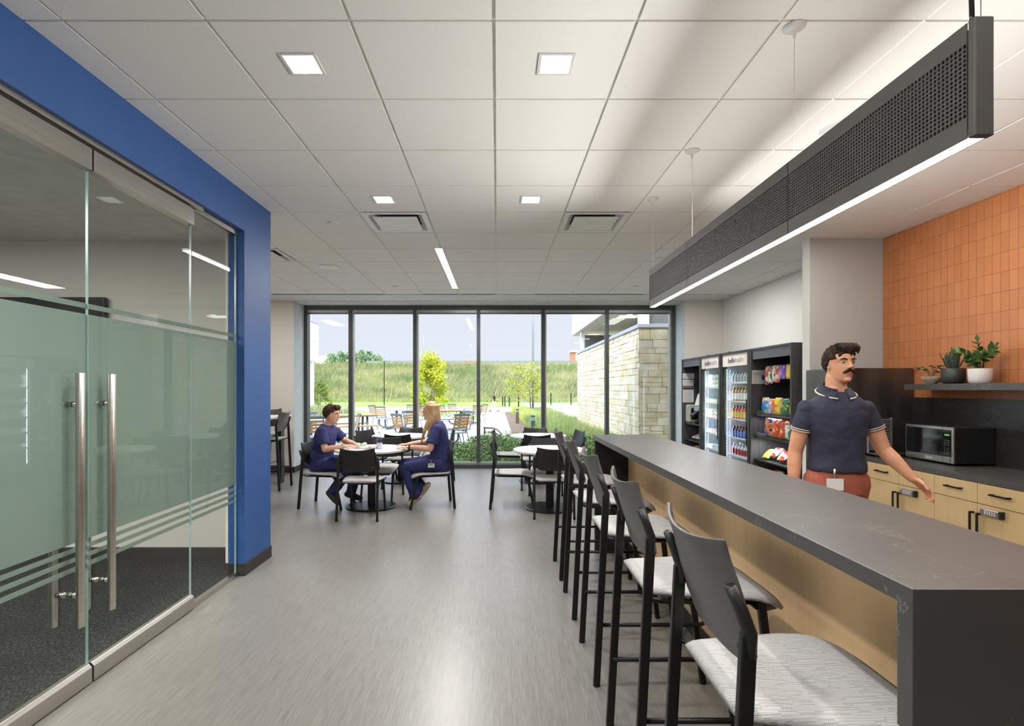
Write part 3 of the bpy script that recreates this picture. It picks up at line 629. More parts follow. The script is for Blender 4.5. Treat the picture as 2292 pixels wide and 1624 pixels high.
# dish rack / vented appliance
o_=(3.55,4.92,CT); t=thing('countertop_ice_maker','black slatted countertop appliance behind the man, left of the microwave','appliance',o_)
MB(o_).box(3.42,3.66,4.90,5.05,CT+.03,1.22).build('body','black_plastic',t,bevel=.006)
g=MB(o_)
for i in range(15): g.box(3.43,3.65,4.885,4.90,.925+i*.0195,.934+i*.0195)
g.build('vent_slats','galv',t)
g=MB(o_); 
for xx in (3.43,3.645): g.box(xx-.006,xx+.006,4.885,4.9,CT+.03,1.22)
g.build('vent_frame','galv',t)
MB(o_).box(3.41,3.73,4.76,4.89,CT+.022,CT+.034).build('drip_tray','stainless',t,bevel=.003)
for xx in (3.45,3.69): MB(o_).lathe([(.015,CT),(.013,CT+.03)],(xx,4.80,0),12).build('foot','black_plastic',t)
for xx in (3.45,3.63): MB(o_).lathe([(.015,CT),(.013,CT+.035)],(xx,5.02,0),12).build('foot','black_plastic',t)
# microwave (front faces the bar)
MX,MY0,MY1,MZ0,MZ1=3.64,4.22,4.715,CT+.018,CT+.018+.292; o_=(3.8,4.46,CT)
t=thing('microwave','steel-fronted black microwave oven on the stone worktop','microwave',o_)
MB(o_).box(MX+.012,3.975,MY0,MY1,MZ0,MZ1-.004).build('housing','black_plastic',t,bevel=.006)
MB(o_).box(MX,MX+.014,MY0-.002,MY1+.002,MZ0,MZ1).build('front_frame','stainless',t,bevel=.004)
dr=MB(o_).box(MX-.003,MX,MY0+.105,MY1-.012,MZ0+.052,MZ1-.022).build('door_window',M('black_glass',(18,18,20),.06,spec=.7),t,bevel=.0015)
cp=MB(o_).box(MX-.0032,MX,MY0+.022,MY0+.1048,MZ0+.052,MZ1-.022).build('control_panel','black_glass',t,bevel=.001)
g=MB(o_)
for r_ in range(4):
    for c_ in range(3): g.box(MX-.004,MX-.0031,MY0+.038+c_*.02,MY0+.045+c_*.02,MZ0+.072+r_*.016,MZ0+.077+r_*.016)
for r_ in range(4):
    for c_ in range(3): g.box(MX-.004,MX-.0031,MY0+.036+c_*.02,MY0+.048+c_*.02,MZ0+.142+r_*.014,MZ0+.1455+r_*.014)
g.build('buttons','galv',cp)
g=MB(o_); 
for c_ in range(4): g.box(MX-.004,MX-.0031,MY0+.036+c_*.012,MY0+.044+c_*.012,MZ0+.222,MZ0+.234)
g.build('clock_display',M('clock_green',(110,190,90),.5,emit=.6),cp)
MB(o_).box(MX-.006,MX,MY0+.03,MY0+.085,MZ0+.012,MZ0+.04).build('door_button','stainless',t,bevel=.002)
MB(o_).box(MX-.0012,MX,MY0+.1045,MY0+.106,MZ0+.004,MZ1-.004).build('door_gap','black_plastic',t)
text('brand_lettering','Danby',.030,'white_plastic',t,frame4((MX-.0012-o_[0],4.46-o_[1],MZ0+.026-o_[2]),(0,-1,0),(0,0,1)))
for yy in (MY0+.04,MY1-.04):
    for xx in (MX+.04,3.93): MB(o_).lathe([(.014,CT),(.014,MZ0)],(xx,yy,0),12).build('foot','rubber',t)
# floating shelf and plants
SZ=1.53
g=MB((3.88,3,1.5)); g.box(3.75,4.008,.9,4.88,1.477,SZ); tag(g.build('wall_shelf','bar_stone',bevel=.001),'dark stone floating shelf on the orange tiles holding potted plants','shelf')
def leaf(g,base,tip,wd,up=(0,0,1),bend=.12,n=6,taper=1.0):
    base,tip=V(base),V(tip); d=tip-base; L=d.length; s_=d.cross(V(up))
    if s_.length<1e-4: s_=V((1,0,0))
    s_.normalize(); nn=s_.cross(d).normalized(); rs=[]
    for i in range(n+1):
        u=i/n; c_=base+d*u-nn*bend*L*(4*u*(1-u))*-.5; hw=wd*math.sin(PI*(u**.8*.94+.03))**taper
        rs.append([c_-s_*hw,c_+nn*hw*-.25,c_+s_*hw,c_+nn*(hw*-.25-.0008)])
    g.rings(rs)
M('zz_leaf',(70,104,44),.3,rgb2=(44,82,30),ns=14); M('snake_leaf',(88,106,84),.45,rgb2=(50,66,56),ns=40,stretch=(1,1,3)); M('begonia_leaf',(112,128,84),.5,rgb2=(66,88,56),ns=60)
M('pot_stone',(170,158,140),.8,rgb2=(150,138,122),ns=6,stretch=(1,1,5),bump=.1); M('pot_dark',(50,54,50),.45,rgb2=(36,40,38),ns=5,bump=.1); M('pot_white',(212,208,204),.75); M('soil',(52,40,32),.95,bump=.5)
rnd=random.Random(3)
# small bowl plant
o_=(3.86,4.70,SZ); t=thing('potted_plant','small leafy plant in a pale footed bowl on the stone shelf','plant',o_)
MB().lathe([(.034,0),(.04,.003),(.042,.010),(.060,.022),(.072,.045),(.076,.066),(.072,.066),(.066,.045),(.02,.03)],(0,0,0),36).build('pot','pot_stone',t,smooth=True)
MB().lathe([(.069,.052),(.03,.058),(.002,.058)],(0,0,0),20).build('soil','soil',t)
g=MB(); st=MB()
for i in range(15):
    a=i*2.4; r_=.04+.06*rnd.random(); h_=.12+.05*rnd.random(); p=V((r_*math.cos(a),r_*math.sin(a),h_)); st.tube([(0.01*math.cos(a),.01*math.sin(a),.05),(p.x*.5,p.y*.5,h_*.85),p],.0015,5)
    leaf(g,p,p+V((.055*math.cos(a),.055*math.sin(a),.01-.03*rnd.random())),.020,bend=-.3)
g.build('leaves','begonia_leaf',t); st.build('stems','bark',t)
o_=(3.87,4.49,SZ); t=thing('potted_plant','upright spiky plant in a dark glazed pot on the stone shelf','plant',o_)
MB().lathe([(.055,0),(.072,.006),(.082,.022),(.082,.128),(.078,.130),(.076,.126),(.074,.05),(.02,.04)],(0,0,0),40).build('pot','pot_dark',t,smooth=True)
MB().lathe([(.076,.115),(.002,.118)],(0,0,0),20).build('soil','soil',t)
g=MB()
for i in range(13):
    a=i*2.39+.5; tl=.015+.07*rnd.random(); h_=.22+.06*rnd.random(); b_=V((.02*math.cos(a),.02*math.sin(a),.11)); leaf(g,b_,(tl*1.1*math.cos(a),tl*1.1*math.sin(a),h_),.018,up=(math.cos(a),math.sin(a),.2),bend=.1,taper=.7)
g.build('leaves','snake_leaf',t)
o_=(3.87,4.24,SZ); t=thing('potted_plant','tall glossy-leaved plant in a plain white pot on the stone shelf','plant',o_)
MB().lathe([(.060,0),(.068,.004),(.075,.03),(.078,.118),(.074,.120),(.072,.114),(.068,.05),(.02,.04)],(0,0,0),40).build('pot','pot_white',t,smooth=True)
MB().lathe([(.072,.105),(.002,.108)],(0,0,0),20).build('soil','soil',t)
def zz(pts,n,ls=1):
    s_=MB(); s_.tube(pts,[.004]*len(pts),7); s_.build('stem','zz_leaf',t,smooth=True); g=MB(); P=[V(p) for p in pts]
    for i in range(n):
        u=(.35+.62*i/(n-1))*(len(P)-1); k_=min(int(u),len(P)-2); p=P[k_].lerp(P[k_+1],u-k_); d=(P[k_+1]-P[k_]).normalized(); sd_=d.cross(V((1,0,.2))).normalized()*(1 if i%2 else -1)
        q=p+(d*.5+sd_*.8+V((rnd.uniform(-.5,.2),0,rnd.uniform(-.2,.3)))).normalized()*.058*ls; leaf(g,p,q,.019*ls,bend=.2,up=(rnd.uniform(-1,.3),rnd.uniform(-.4,.4),1))
    q=P[-1]+(P[-1]-P[-2]).normalized()*.055; leaf(g,P[-1],q,.017,up=(-1,0,.5)); g.build('leaves','zz_leaf',t)
zz([(0,0,.10),(-.01,.03,.19),(-.02,.12,.25),(-.02,.22,.26)],9)
zz([(0,0,.10),(0,.0,.22),(-.01,.01,.34)],9); zz([(0.01,-.01,.10),(-.02,-.06,.2),(-.04,-.17,.28)],10); zz([(-.01,0,.10),(-.03,.01,.17),(-.05,-.06,.22)],9,1.1); zz([(-.01,0,.10),(-.03,.03,.15),(-.05,.05,.20)],7,1.1); zz([(.01,0,.10),(0,-.04,.2),(.02,-.09,.25)],7)
# ---------------- self-service market along the alcove ----------------
XF=3.25; ZT=2.0; XB=3.99
def shelfunit(name,lab,cat,y0,y1,shelves,lip):
    o_=(XF+.35,(y0+y1)/2,0); t=thing(name,lab,cat,o_)
    MB(o_).box(XF,XB,y0,y0+.022,0,ZT).box(XF,XB,y1-.022,y1,0,ZT).box(XF+.003,XB,y0+.022,y1-.022,ZT-.022,ZT).build('case','cabinet_charcoal',t,bevel=.001)
    MB(o_).box(XF+.018,XF+.036,y0+.022,y1-.022,1.86,ZT-.022).build('fascia','charcoal_front',t)
    MB(o_).box(XF+.55,XF+.57,y0+.022,y1-.022,0,ZT-.022).build('back_panel','cabinet_charcoal',t)
    g=MB(o_); 
    for i in range(9): g.box(XF+.546,XF+.55,y0+.03,y1-.03,1.1+i*.09,1.106+i*.09)
    g.build('slat_grooves','black_matte',t)
    for z in shelves:
        g=MB(o_); g.box(XF+.04,XF+.55,y0+.024,y1-.024,z-.022,z); sh=g.build('shelf','black_plastic',t)
        if lip: MB(o_).box(XF+.036,XF+.04,y0+.1,y1-.03,z-.01,z+.05).build('clear_lip','fridge_glass',sh)
    return t,o_
t,o_=shelfunit('snack_shelf','open charcoal snack shelf unit of crisps and sweets','shelf unit',5.85,6.80,(1.165,.89,.60,.33),True)
for z in (1.143,.868):
    MB(o_).box(XF+.06,XF+.10,5.90,5.96,z-.012,z).build('shelf_lamp','led_cool',t)
    for yy in (5.95,): area('shelf_spot_lamp',(XF+.12,yy,z-.02),.05,.05,3.0,(.9,.94,1))
    area('shelf_strip_lamp',(XF+.12,6.45,z-.02),.03,.4,3.0,(.9,.94,1))
t,o_=shelfunit('checkout_kiosk','charcoal open kiosk unit with posted notices and a scanner by the window','kiosk',8.49,9.33,(.90,.62,.44),False)
def paper(x0,x1,y,z0,z1,lab,mat='paper',frame=True,deco=None):
    M('paper',(226,226,224),.7); M('ink',(120,120,124),.7); M('ink_purple',(92,50,84),.7); M('ink_blue',(60,100,170),.7)
    o_=((x0+x1)/2,y,z0); t=thing('notice',lab,'sign',o_)
    MB(o_).box(x0,x1,y-.003,y,z0,z1).build('sheet',mat,t); g=MB(o_); n=int((z1-z0)/.016)
    for i in range(1,n):
        if deco and z0+i*.016>z1-deco[1]: continue
        g.box(x0+.02,x1-.02-.05*((i*7)%3)/3*(x1-x0)*3,y-.0036,y-.003,z0+i*.016,z0+i*.016+.0035)
    g.build('text_lines','ink',t)
    if deco: MB(o_).box(x0+.004,x1-.004,y-.0038,y-.003,z1-deco[1],z1-.004).build('banner',deco[0],t)
    return t,o_
paper(3.262,3.465,9.306,1.66,1.755,'upper small white notice inside the kiosk end panel')
paper(3.262,3.455,9.306,1.535,1.645,'second small white notice below the top one in the kiosk')
paper(3.262,3.455,9.306,1.245,1.515,'tall white notice with a dark purple header in the kiosk',deco=('ink_purple',.045))
t,o_=paper(3.262,3.50,6.776,1.55,1.725,'white framed store notice with blue picture beside hanging sweets')
MB(o_).box(3.385,3.455,6.7718,6.773,1.60,1.66).build('picture','ink_blue',t)
text('store_lettering','Shout',.034,'ink',t,frame4((3.31-o_[0],6.7715-o_[1],1.678-o_[2]),(1,0,0),(0,0,1)),shear=.3)
# kiosk equipment
M('beige_plastic',(176,172,164),.5)
o_=(3.40,9.2,.90); t=thing('cup_dispenser','beige rounded dispenser with dark label panel on the kiosk shelf','dispenser',o_)
MB(o_).box(3.30,3.47,9.10,9.29,.901,1.21).build('body','beige_plastic',t,bevel=.03,seg=5); MB(o_).box(3.335,3.44,9.094,9.1,.96,1.15).build('label_panel','black_glass',t); MB(o_).lathe([(.016,0),(.016,.002)],(0,0,0),16)
o_=(3.50,8.95,.90); t=thing('payment_terminal','slanted grey touch-screen payment terminal on the kiosk shelf','terminal',o_)
MB(o_).box(3.42,3.62,8.85,9.05,.901,.92).build('base','black_plastic',t,bevel=.004)
g=MB(o_); g.obox((3.53,8.95,1.28),((0,1,0),(.3,0,1),(1,0,-.3)),(.10,.18,.012)); g.build('screen_housing','galv',t,bevel=.003)
g=MB(o_); g.obox((3.515,8.95,1.30),((0,1,0),(.3,0,1),(1,0,-.3)),(.085,.10,.006)); g.build('screen','paper',t)
MB(o_).box(3.52,3.55,8.93,8.97,.92,1.15).build('stand','black_plastic',t)
g=MB(o_); g.obox((3.44,8.93,1.06),((0,1,0),(.8,0,.6),(-.6,0,.8)),(.07,.06,.02)); g.build('card_reader','black_plastic',t,bevel=.004); t.location.x-=.11
# bags
rb=random.Random(11)
def bagmat(name,c1,c2,c3,seed):
    if name in MATS: return MATS[name]
    m,b=new(name,.28,spec=.6); c=coords(m); n1=noise_(m,coords(m,(1,1,1),loc=(seed,seed*2,0)),9,1); n2=noise_(m,coords(m,(1,1,1),loc=(seed*3,seed,1)),26,2)
    base=mixc(m,ramp(m,n1,[(.52,(0,0,0)),(.56,(1,1,1))]),c1,c2); LK(m,mixc(m,ramp(m,n2,[(.60,(0,0,0)),(.64,(1,1,1))]),base,c3),b.inputs['Base Color']); bumpn(m,b,noise_(m,c,40,3),.35,.01); return m
def bagmesh(o_,mat,W,H,D,parent=None,lean=0,seed=0):
    # pillow bag in the y-z plane facing -x
    def f(s_):
        def fn(u,v):
            U=u*2-1; Vv=v*2-1; puff=max(0,(1-abs(U)**3))**.5*max(0,(1-abs(Vv)**3.2))**.55
            wob=.004*math.sin(9*u+seed)*math.sin(7*v+seed*2); cr=.004*math.sin(30*u) if (v<.05 or v>.95) else 0
            return (s_*(D/2*puff+.0008)+wob+cr+lean*v*H, U*W/2*(1-.06*math.cos(PI*Vv/2)*0+ -.05*abs(Vv)**6), v*H)
        return fn
    g=MB(); g.shell(f(-1),f(1),12,12); return g
def bag(x,y,z,W,H,D,mat,lab,rz=0,lean=0,group=None,lay=None,lett=None,lm='white_plastic'):
    g=bagmesh(None,mat,W,H,D,lean=lean,seed=rb.random()*6); 
    if lett:
        t=thing('snack_bag',lab,'snack bag',(x,y,z),rz); b_=g.build('bag_body',mat,t,smooth=True)
        text('lettering',lett[0],lett[1],lett[2],t,frame4((-D/2-.003+lean*H*.55,0,H*.56),(0,-1,0),(lean,0,1)),ext=.001)
        o=t
        if lay is not None: o.rotation_euler=(lay[0],lay[1],rz)
        if group: o['group']=group
        return o
    o=g.build('snack_bag',mat,smooth=True); o.location=(x,y,z); o.rotation_euler=(0,0,rz)
    if lay is not None: o.rotation_euler=(lay[0],lay[1],rz)
    return tag(o,lab,'snack bag',group)
M('let_red',(200,40,40),.5); M('let_yellow',(240,200,60),.5)
bagmat('bag_blue',(40,130,200),(240,200,90),(235,240,245),1); bagmat('bag_silver',(150,170,210),(225,130,60),(240,240,245),2); bagmat('bag_yellow',(238,204,60),(240,215,90),(220,160,40),3); bagmat('bag_green',(30,110,80),(40,120,88),(230,200,90),4)
bagmat('bag_navy',(30,60,150),(225,120,50),(240,230,210),5); bagmat('bag_orange',(215,80,40),(235,140,70),(250,220,180),6); bagmat('bag_red',(200,40,44),(225,200,190),(245,190,60),7); bagmat('bag_white',(225,225,225),(212,212,214),(190,70,70),8); bagmat('bag_purple',(140,90,200),(160,110,215),(235,230,245),9); bagmat('bag_multi',(60,130,60),(225,225,225),(210,50,50),10)
z=1.166; xx=XF+.12
bag(xx,6.63,z,.15,.215,.07,'bag_blue','blue crisp bag standing at the far end of the upper snack shelf')
bag(xx+.0,6.48,z,.16,.20,.07,'bag_silver','silver-blue crisp bag with orange panel next to the blue bag',.1)
bag(xx,6.32,z,.16,.215,.08,'bag_yellow','yellow crisp bag with red emblem on the upper snack shelf',-.1,lett=("Lay's",.05,'let_red'))
bag(xx-.01,6.16,z,.16,.21,.07,'bag_green','green crisp bag with yellow emblem next to the yellow one',.05,lett=("Lay's",.05,'let_yellow'))
bag(xx,6.01,z,.12,.22,.06,'bag_yellow','yellow bag at the near end of the upper snack shelf, mostly behind the side panel')
z=.891
bag(xx,6.52,z,.19,.24,.09,'bag_navy','dark blue corn crisp bag on the second snack shelf',.05,lett=('Fritos',.04,'let_red'))
bag(xx-.01,6.34,z,.15,.23,.08,'bag_orange','orange-red crisp bag beside the dark blue one',-.05)
bag(xx,6.20,z,.15,.235,.07,'bag_orange','second orange-red bag, right beside the first orange-red one',.1)
bag(xx-.02,6.07,z,.15,.20,.06,'bag_multi','small multicoloured bag at the lamp end of the second snack shelf')
z=.602
for i,(y_,mt,nm) in enumerate([(6.58,'bag_yellow','yellow'),(6.50,'bag_multi','green and white'),(6.41,'bag_red','red'),(6.32,'bag_white','white and red'),(6.22,'bag_red','second red'),(6.13,'bag_orange','orange'),(6.04,'bag_blue','light blue'),(5.95,'bag_silver','silver')]):
    bag(XF+.08+.05*(i%2),y_,z+.025+.018*(i%3),.10,.17,.045,mt,nm+' packet lying in the third snack shelf pile',rz=rb.uniform(-.6,.6),lay=(0,.95,0),group=None)
z=.332
for i,(y_,mt,nm) in enumerate([(6.60,'bag_navy','dark blue'),(6.5,'bag_white','white'),(6.15,'bag_red','red'),(6.05,'bag_multi','green'),(5.95,'bag_yellow','yellow')]):
    bag(XF+.12,y_,z+.03,.11,.18,.05,mt,nm+' sweet packet on the lowest visible snack shelf',rz=rb.uniform(-.4,.4),lay=(0,.9,0))
# hanging packets on pegs
for i,(y_,mt,nm,H) in enumerate([(6.60,'bag_red','red',.235),(6.515,'bag_multi','green and white',.22),(6.43,'bag_white','white and red',.20),(6.35,'bag_red','second red',.21),(6.24,'bag_purple','purple',.17),(6.10,'bag_yellow','yellow and pink',.17)]):
    x_=XF+.12
    t=thing('hanging_packet',nm+' packet hanging on a peg in the snack unit','sweet packet',(x_,y_,1.77-H),0)
    bagmesh(None,mt,.078 if i<4 else .125,H,.035,seed=i).build('packet_body',mt,t,smooth=True)
    MB().tube([(-.02,0,H-.012),(.405,0,H-.012)],.003,6).build('peg','steel_handle',t,smooth=True)
# two glass-door coolers
def bottle(r,h,body,capm,label_m,label,group,x,y,z,first=None):
    if first is not None: 
        o=first.copy(); COL.objects.link(o); o.location=(x,y,z); return o
    g=MB(); pr=[(r*.9,0),(r,.005),(r,h*.12),(r,h*.55),(r*.95,h*.66),(r*.42,h*.86),(r*.40,h*.93),(r*.45,h*.93),(r*.45,h),(r*.1,h)]
    g.rings([[V((q*math.cos(2*PI*k_/14),q*math.sin(2*PI*k_/14),zz_)) for k_ in range(14)] for q,zz_ in pr])
    n=14; g.mi=[ (1 if 2<=i//n<3 else 2 if 6<=i//n else 0) for i in range(len(g.f))]
    o=g.build('drink_bottle',[body,label_m,capm],smooth=True); o.location=(x,y,z); return tag(o,label,'bottle',group)
M('drink_red',(170,50,60),.15); M('drink_amber',(150,110,60),.15); M('drink_green',(90,170,80),.15); M('drink_clear',(200,215,225),.12); M('drink_cola',(60,32,28),.12); M('drink_blue',(70,110,190),.15); M('drink_white',(232,232,232),.4); M('drink_yellow',(225,200,90),.2); M('drink_silver',(180,184,190),.3,metal=.5)
def cooler(lab,y0,y1,shelves):
    o_=(XF+.35,(y0+y1)/2,0); t=thing('glass_door_cooler',lab,'drinks cooler',o_)
    MB(o_).box(XF+.05,XB,y0+.004,y0+.04,0,ZT).box(XF+.05,XB,y1-.03,y1-.004,0,ZT).box(XF+.05,XB,y0+.04,y1-.03,ZT-.04,ZT).box(XB-.03,XB,y0+.04,y1-.03,0,ZT-.04).box(XF+.05,XB-.03,y0+.04,y1-.03,0,.2).build('cabinet','black_plastic',t)
    MB(o_).box(XB-.034,XB-.03,y0+.04,y1-.03,.2,ZT-.04).box(XF+.08,XB-.03,y1-.034,y1-.03,.2,ZT-.04).build('liner',M('cooler_liner',(168,178,190),.4),t)
    d=MB(o_).box(XF,XF+.045,y0+.004,y0+.075,0.05,ZT).box(XF,XF+.045,y1-.03,y1-.004,.05,ZT).box(XF,XF+.045,y0+.075,y1-.03,ZT-.035,ZT).box(XF,XF+.045,y0+.075,y1-.03,.05,.14).build('door_frame','black_plastic',t,bevel=.003)
    MB(o_).box(XF+.018,XF+.026,y0+.075,y1-.03,.14,1.80).build('door_glass','fridge_glass',d)
    MB(o_).box(XF+.014,XF+.030,y0+.075,y1-.03,1.80,ZT-.035).build('header_panel',M('header_beige',(206,196,186),.5,emit=.12),d)
    yc=(y0+y1)/2+.02; M('let_blue',(58,74,120),.5)
    text('bold_lettering','bellin',.105,'let_blue',d,frame4((XF+.0125-o_[0],yc-.008-o_[1],1.877-o_[2]),(0,-1,0),(0,0,1)),shear=.2,ext=.0015,align='RIGHT')
    text('light_lettering','health',.098,M('let_grey',(130,132,146),.5).name,d,frame4((XF+.0132-o_[0],yc-.014-o_[1],1.877-o_[2]),(0,-1,0),(0,0,1)),ext=.0003,align='LEFT')
    MB(o_).tube([(XF-.03,y0+.03,.75),(XF-.03,y0+.03,1.35)],.008,8).build('handle','black_metal',d,smooth=True)
    g=MB(o_)
    for k_ in range(70):
        z=.22+k_*.0222; g.box(XF+.062,XF+.074,y1-.05,y1-.042,z,z+.012); g.box(XF+.062,XF+.074,y0+.062,y0+.07,z,z+.012)
        g.box(XF+.11,XF+.118,y1-.05,y1-.042,z,z+.008)  # smaller dots modelled in as the strip's reflection
    g.build('led_strip','led_cool',t)
    area('cooler_lamp',(XF+.10,y1-.06,1.05),.03,1.5,4,(.88,.94,1),(R(90),0,R(205)))
    area('cooler_lamp',(XF+.10,y0+.08,1.05),.03,1.5,3,(.88,.94,1),(R(90),0,R(-25)))
    for z in shelves:
        g=MB(o_); g.box(XF+.08,XF+.09,y0+.04,y1-.03,z-.012,z+.012)
        for k_ in range(24): xx_=XF+.09+k_*.025; g.box(xx_,xx_+.003,y0+.04,y1-.03,z-.004,z)
        for k_ in range(6): yy_=y0+.1+k_*(y1-y0-.16)/5; g.box(XF+.09,XF+.68,yy_-.002,yy_+.002,z-.008,z-.004)
        g.build('wire_shelf','white_plastic',t)
    # cable loop on top
    MB(o_).tube([(XF+.2,y1-.06,ZT),(XF+.15,y1-.05,ZT+.02),(XF+.1,y1-.02,ZT+.022),(XF+.12,y1+.02,ZT+.004)],.004,6).build('cable','black_plastic',t,smooth=True)
    return t
cooler('glass-door drinks cooler next to the snack shelves, full of bottles',6.81,7.69,(1.57,1.31,1.06,.80,.55))
cooler('glass-door food cooler beside the kiosk, holding packed salads',7.70,8.48,(1.50,1.26,1.03,.79,.55))
rows=[(1.57,.035,.15,'drink_clear','drink_red','drink_silver','small clear','top'),(1.31,.032,.21,'drink_amber','drink_yellow','drink_white','amber iced tea','second'),(1.06,.032,.20,'drink_red','drink_green','drink_yellow','red juice','middle'),(.80,.031,.17,'drink_cola','drink_red','drink_blue','dark cola','fourth'),(.55,.031,.17,'drink_silver','drink_white','drink_red','silver soda','bottom')]
for z,r,h,b_,c_,l_,nm,sh in rows:
    f0=None
    for k_ in range(8):
        for q in range(2):
            y_=6.93+k_*.088; x_=XF+.135+q*.085
            o=bottle(r,h,b_,c_,l_,nm+' bottle on the '+sh+' cooler shelf next to the snacks',nm+' bottles on the '+sh+' cooler shelf',x_,y_,z,f0)
            if f0 is None: f0=o
# salads / packs in the other cooler
M('pack_green',(110,170,80),.3,rgb2=(230,235,225),ns=20,hi=.5); M('pack_white',(225,225,222),.4,rgb2=(200,120,90),ns=24,lo=.5,hi=.6); M('pack_clear',(205,215,220),.15)
def tub(x,y,z,mat,lab,grp,first=None,s_=1):
    if first is not None: o=first.copy(); COL.objects.link(o); o.location=(x,y,z); return o
    t=MB(); t.box(-.07,.07,-.08*s_,.08*s_,0,.055); t.m=1; t.box(-.074,.074,-.084*s_,.084*s_,.055,.068); o=t.build('food_tub',[mat,'pack_clear'],bevel=.006); o.location=(x,y,z); return tag(o,lab,'food tub',grp)
for z,mt,nm,sh,nr in ((1.50,'pack_green','green salad','top',3),(1.26,'pack_green','pale salad','second',1),(1.03,'pack_white','wrapped sandwich','middle',2),(.79,'pack_white','white snack','fourth',1),(.55,'pack_clear','clear fruit','bottom',1)):
    f0=None
    for k_ in range(4):
        for q in range(nr):
            o=tub(XF+.19,7.84+k_*.17,z+q*.07,mt,nm+' tub on the '+sh+' shelf of the food cooler',nm+' tubs on the '+sh+' cooler shelf',f0)
            if f0 is None: f0=o
M('newsprint',(205,200,192),.8,rgb2=(150,120,110),ns=30,lo=.5,hi=.55)
for i,(y_,z_,mt) in enumerate([(8.62,.621,'newsprint'),(8.78,.621,'bag_white'),(8.95,.621,'newsprint'),(9.12,.621,'bag_white'),(8.7,.441,'bag_orange'),(8.9,.441,'newsprint'),(9.1,.441,'bag_red')]):
    nm=['flat pale packet nearest the coolers on kiosk middle shelf','white packet second from coolers on kiosk middle shelf','pale packet third from coolers on kiosk middle shelf','white packet at the window end of kiosk middle shelf','orange packet on the low kiosk shelf','pale packet on the low kiosk shelf','red packet at the window end of low kiosk shelf'][i]
    bag(XF+.12,y_,z_+.02,.14,.18,.04,mt,nm,lay=(0,1.25,0))
# table-top things
TZ=.7385
o_=(-1.47,6.60,TZ); t=thing('water_bottle','clear plastic water bottle with white cap by the woman\'s hands','bottle',o_)
glassmat('bottle_plastic',(.86,.89,.94),2.0,.1)
MB().lathe([(.030,0),(.034,.006),(.034,.12),(.033,.15),(.016,.185),(.013,.19),(.013,.20)],(0,0,0),24).build('bottle_body','bottle_plastic',t,smooth=True)
MB().lathe([(.029,.003),(.031,.008),(.031,.13),(.001,.131)],(0,0,0),24).build('water',glassmat('water_',(.74,.78,.9),1.5),t,smooth=True)
MB().lathe([(.0146,.195),(.0146,.213),(.001,.214)],(0,0,0),20).build('bottle_cap','white_plastic',t,smooth=True)
g=MB(); g.lathe([(.0345,.02),(.0345,.075)],(0,0,0),24,cap=False); g.build('paper_label',M('label_lilac',(190,190,225),.5,rgb2=(235,236,242),ns=30),t)
g=MB(); 
def crumple(u,v):
    U,V_=u*2-1,v*2-1; return (U*.075,V_*.06,.018+.022*mnoise.noise(V((u*5,v*5,1)))+.025*(1-U*U)*(1-V_*V_))
g.shell(crumple,lambda u,v:(lambda p:(p[0]*.97,p[1]*.97,max(.0,p[2]-.012)))(crumple(u,v)),14,12); o=g.build('snack_wrapper','bag_white',smooth=True); o.location=(-1.58,6.60,TZ+.004); tag(o,'crumpled white snack wrapper lying beside the water bottle','wrapper')
g=bagmesh(None,'x',.11,.13,.035,seed=2); o=g.build('snack_packet','pack_green',smooth=True); o.location=(-1.76,6.62,TZ+.022); o.rotation_euler=(0,1.25,0.3); tag(o,'green and white snack packet in the seated man\'s hands','snack packet')
# ---------------- people ----------------
M('skin',(226,178,150),.5,rgb2=(214,160,134),ns=9); M('skin_warm',(216,160,126),.5,rgb2=(204,146,112),ns=9)
M('scrub_navy',(43,48,104),.8,rgb2=(35,40,90),ns=5,bump=.15,bs=30); M('polo_navy',(44,46,66),.8,rgb2=(38,40,58),ns=5); M('pants_rust',(164,92,70),.8,rgb2=(150,80,60),ns=5)
M('polo_trim',(222,206,184),.8); M('hair_dark',(60,45,35),.7,spec=.15,rgb2=(32,24,20),ns=30,stretch=(1,1,.3)); M('hair_brown',(80,60,46),.7,spec=.15,rgb2=(56,42,34),ns=30,stretch=(1,1,.3)); M('hair_blonde',(206,172,128),.5,rgb2=(160,122,82),ns=34,stretch=(3,3,.35),lo=.4,hi=.6)
M('eye_white',(205,196,188),.5); M('eye_dark',(46,34,28),.2); M('lips',(190,110,100),.45); M('shoe_grey',(62,62,64),.8); M('shoe_tan',(196,182,152),.7,rgb2=(170,156,128),ns=12); M('sole_black',(34,34,34),.7); M('gold',(206,176,110),.25,metal=1); M('watch_black',(30,30,34),.3)
def hand(g,w,dirv,nrm,curl=.5,side=1,s_=1.0,spread=.0):
    """palm + five fingers; w wrist, dirv pointing direction, nrm palm normal, side=+1 thumb towards dir x nrm"""
    w=V(w); d=V(dirv).normalized(); n=V(nrm); n=(n-d*n.dot(d)).normalized(); t=d.cross(n)*side
    for a in (-.024,-.008,.008,.024): g.cap(w+d*.012*s_+t*a*.7*s_,w+d*.082*s_+t*a*s_,.014*s_,.0125*s_,10)
    for i,(off,L) in enumerate(((.030,.070),(.010,.080),(-.010,.074),(-.029,.058))):
        p=w+d*(.088-.004*abs(i-1))*s_+t*off*s_; dd=(d+t*off*spread*10).normalized(); ang=0
        for k_,(fr,rr) in enumerate(((.45,.0095),(.32,.0088),(.23,.0080))):
            ang+=curl*(.55+.25*k_); v=dd*math.cos(ang)+n*math.sin(ang); q=p+v*L*fr*s_; g.cap(p,q,rr*s_,rr*.93*s_,10); p=q
    p=w+d*.03*s_+t*.032*s_; q=p+(d*.55+t*.75+n*.35).normalized()*.042*s_; g.cap(p,q,.0135*s_,.0115*s_,10); q2=q+(d*.85+t*.2+n*.35).normalized()*.034*s_; g.cap(q,q2,.0108*s_,.0088*s_,10)
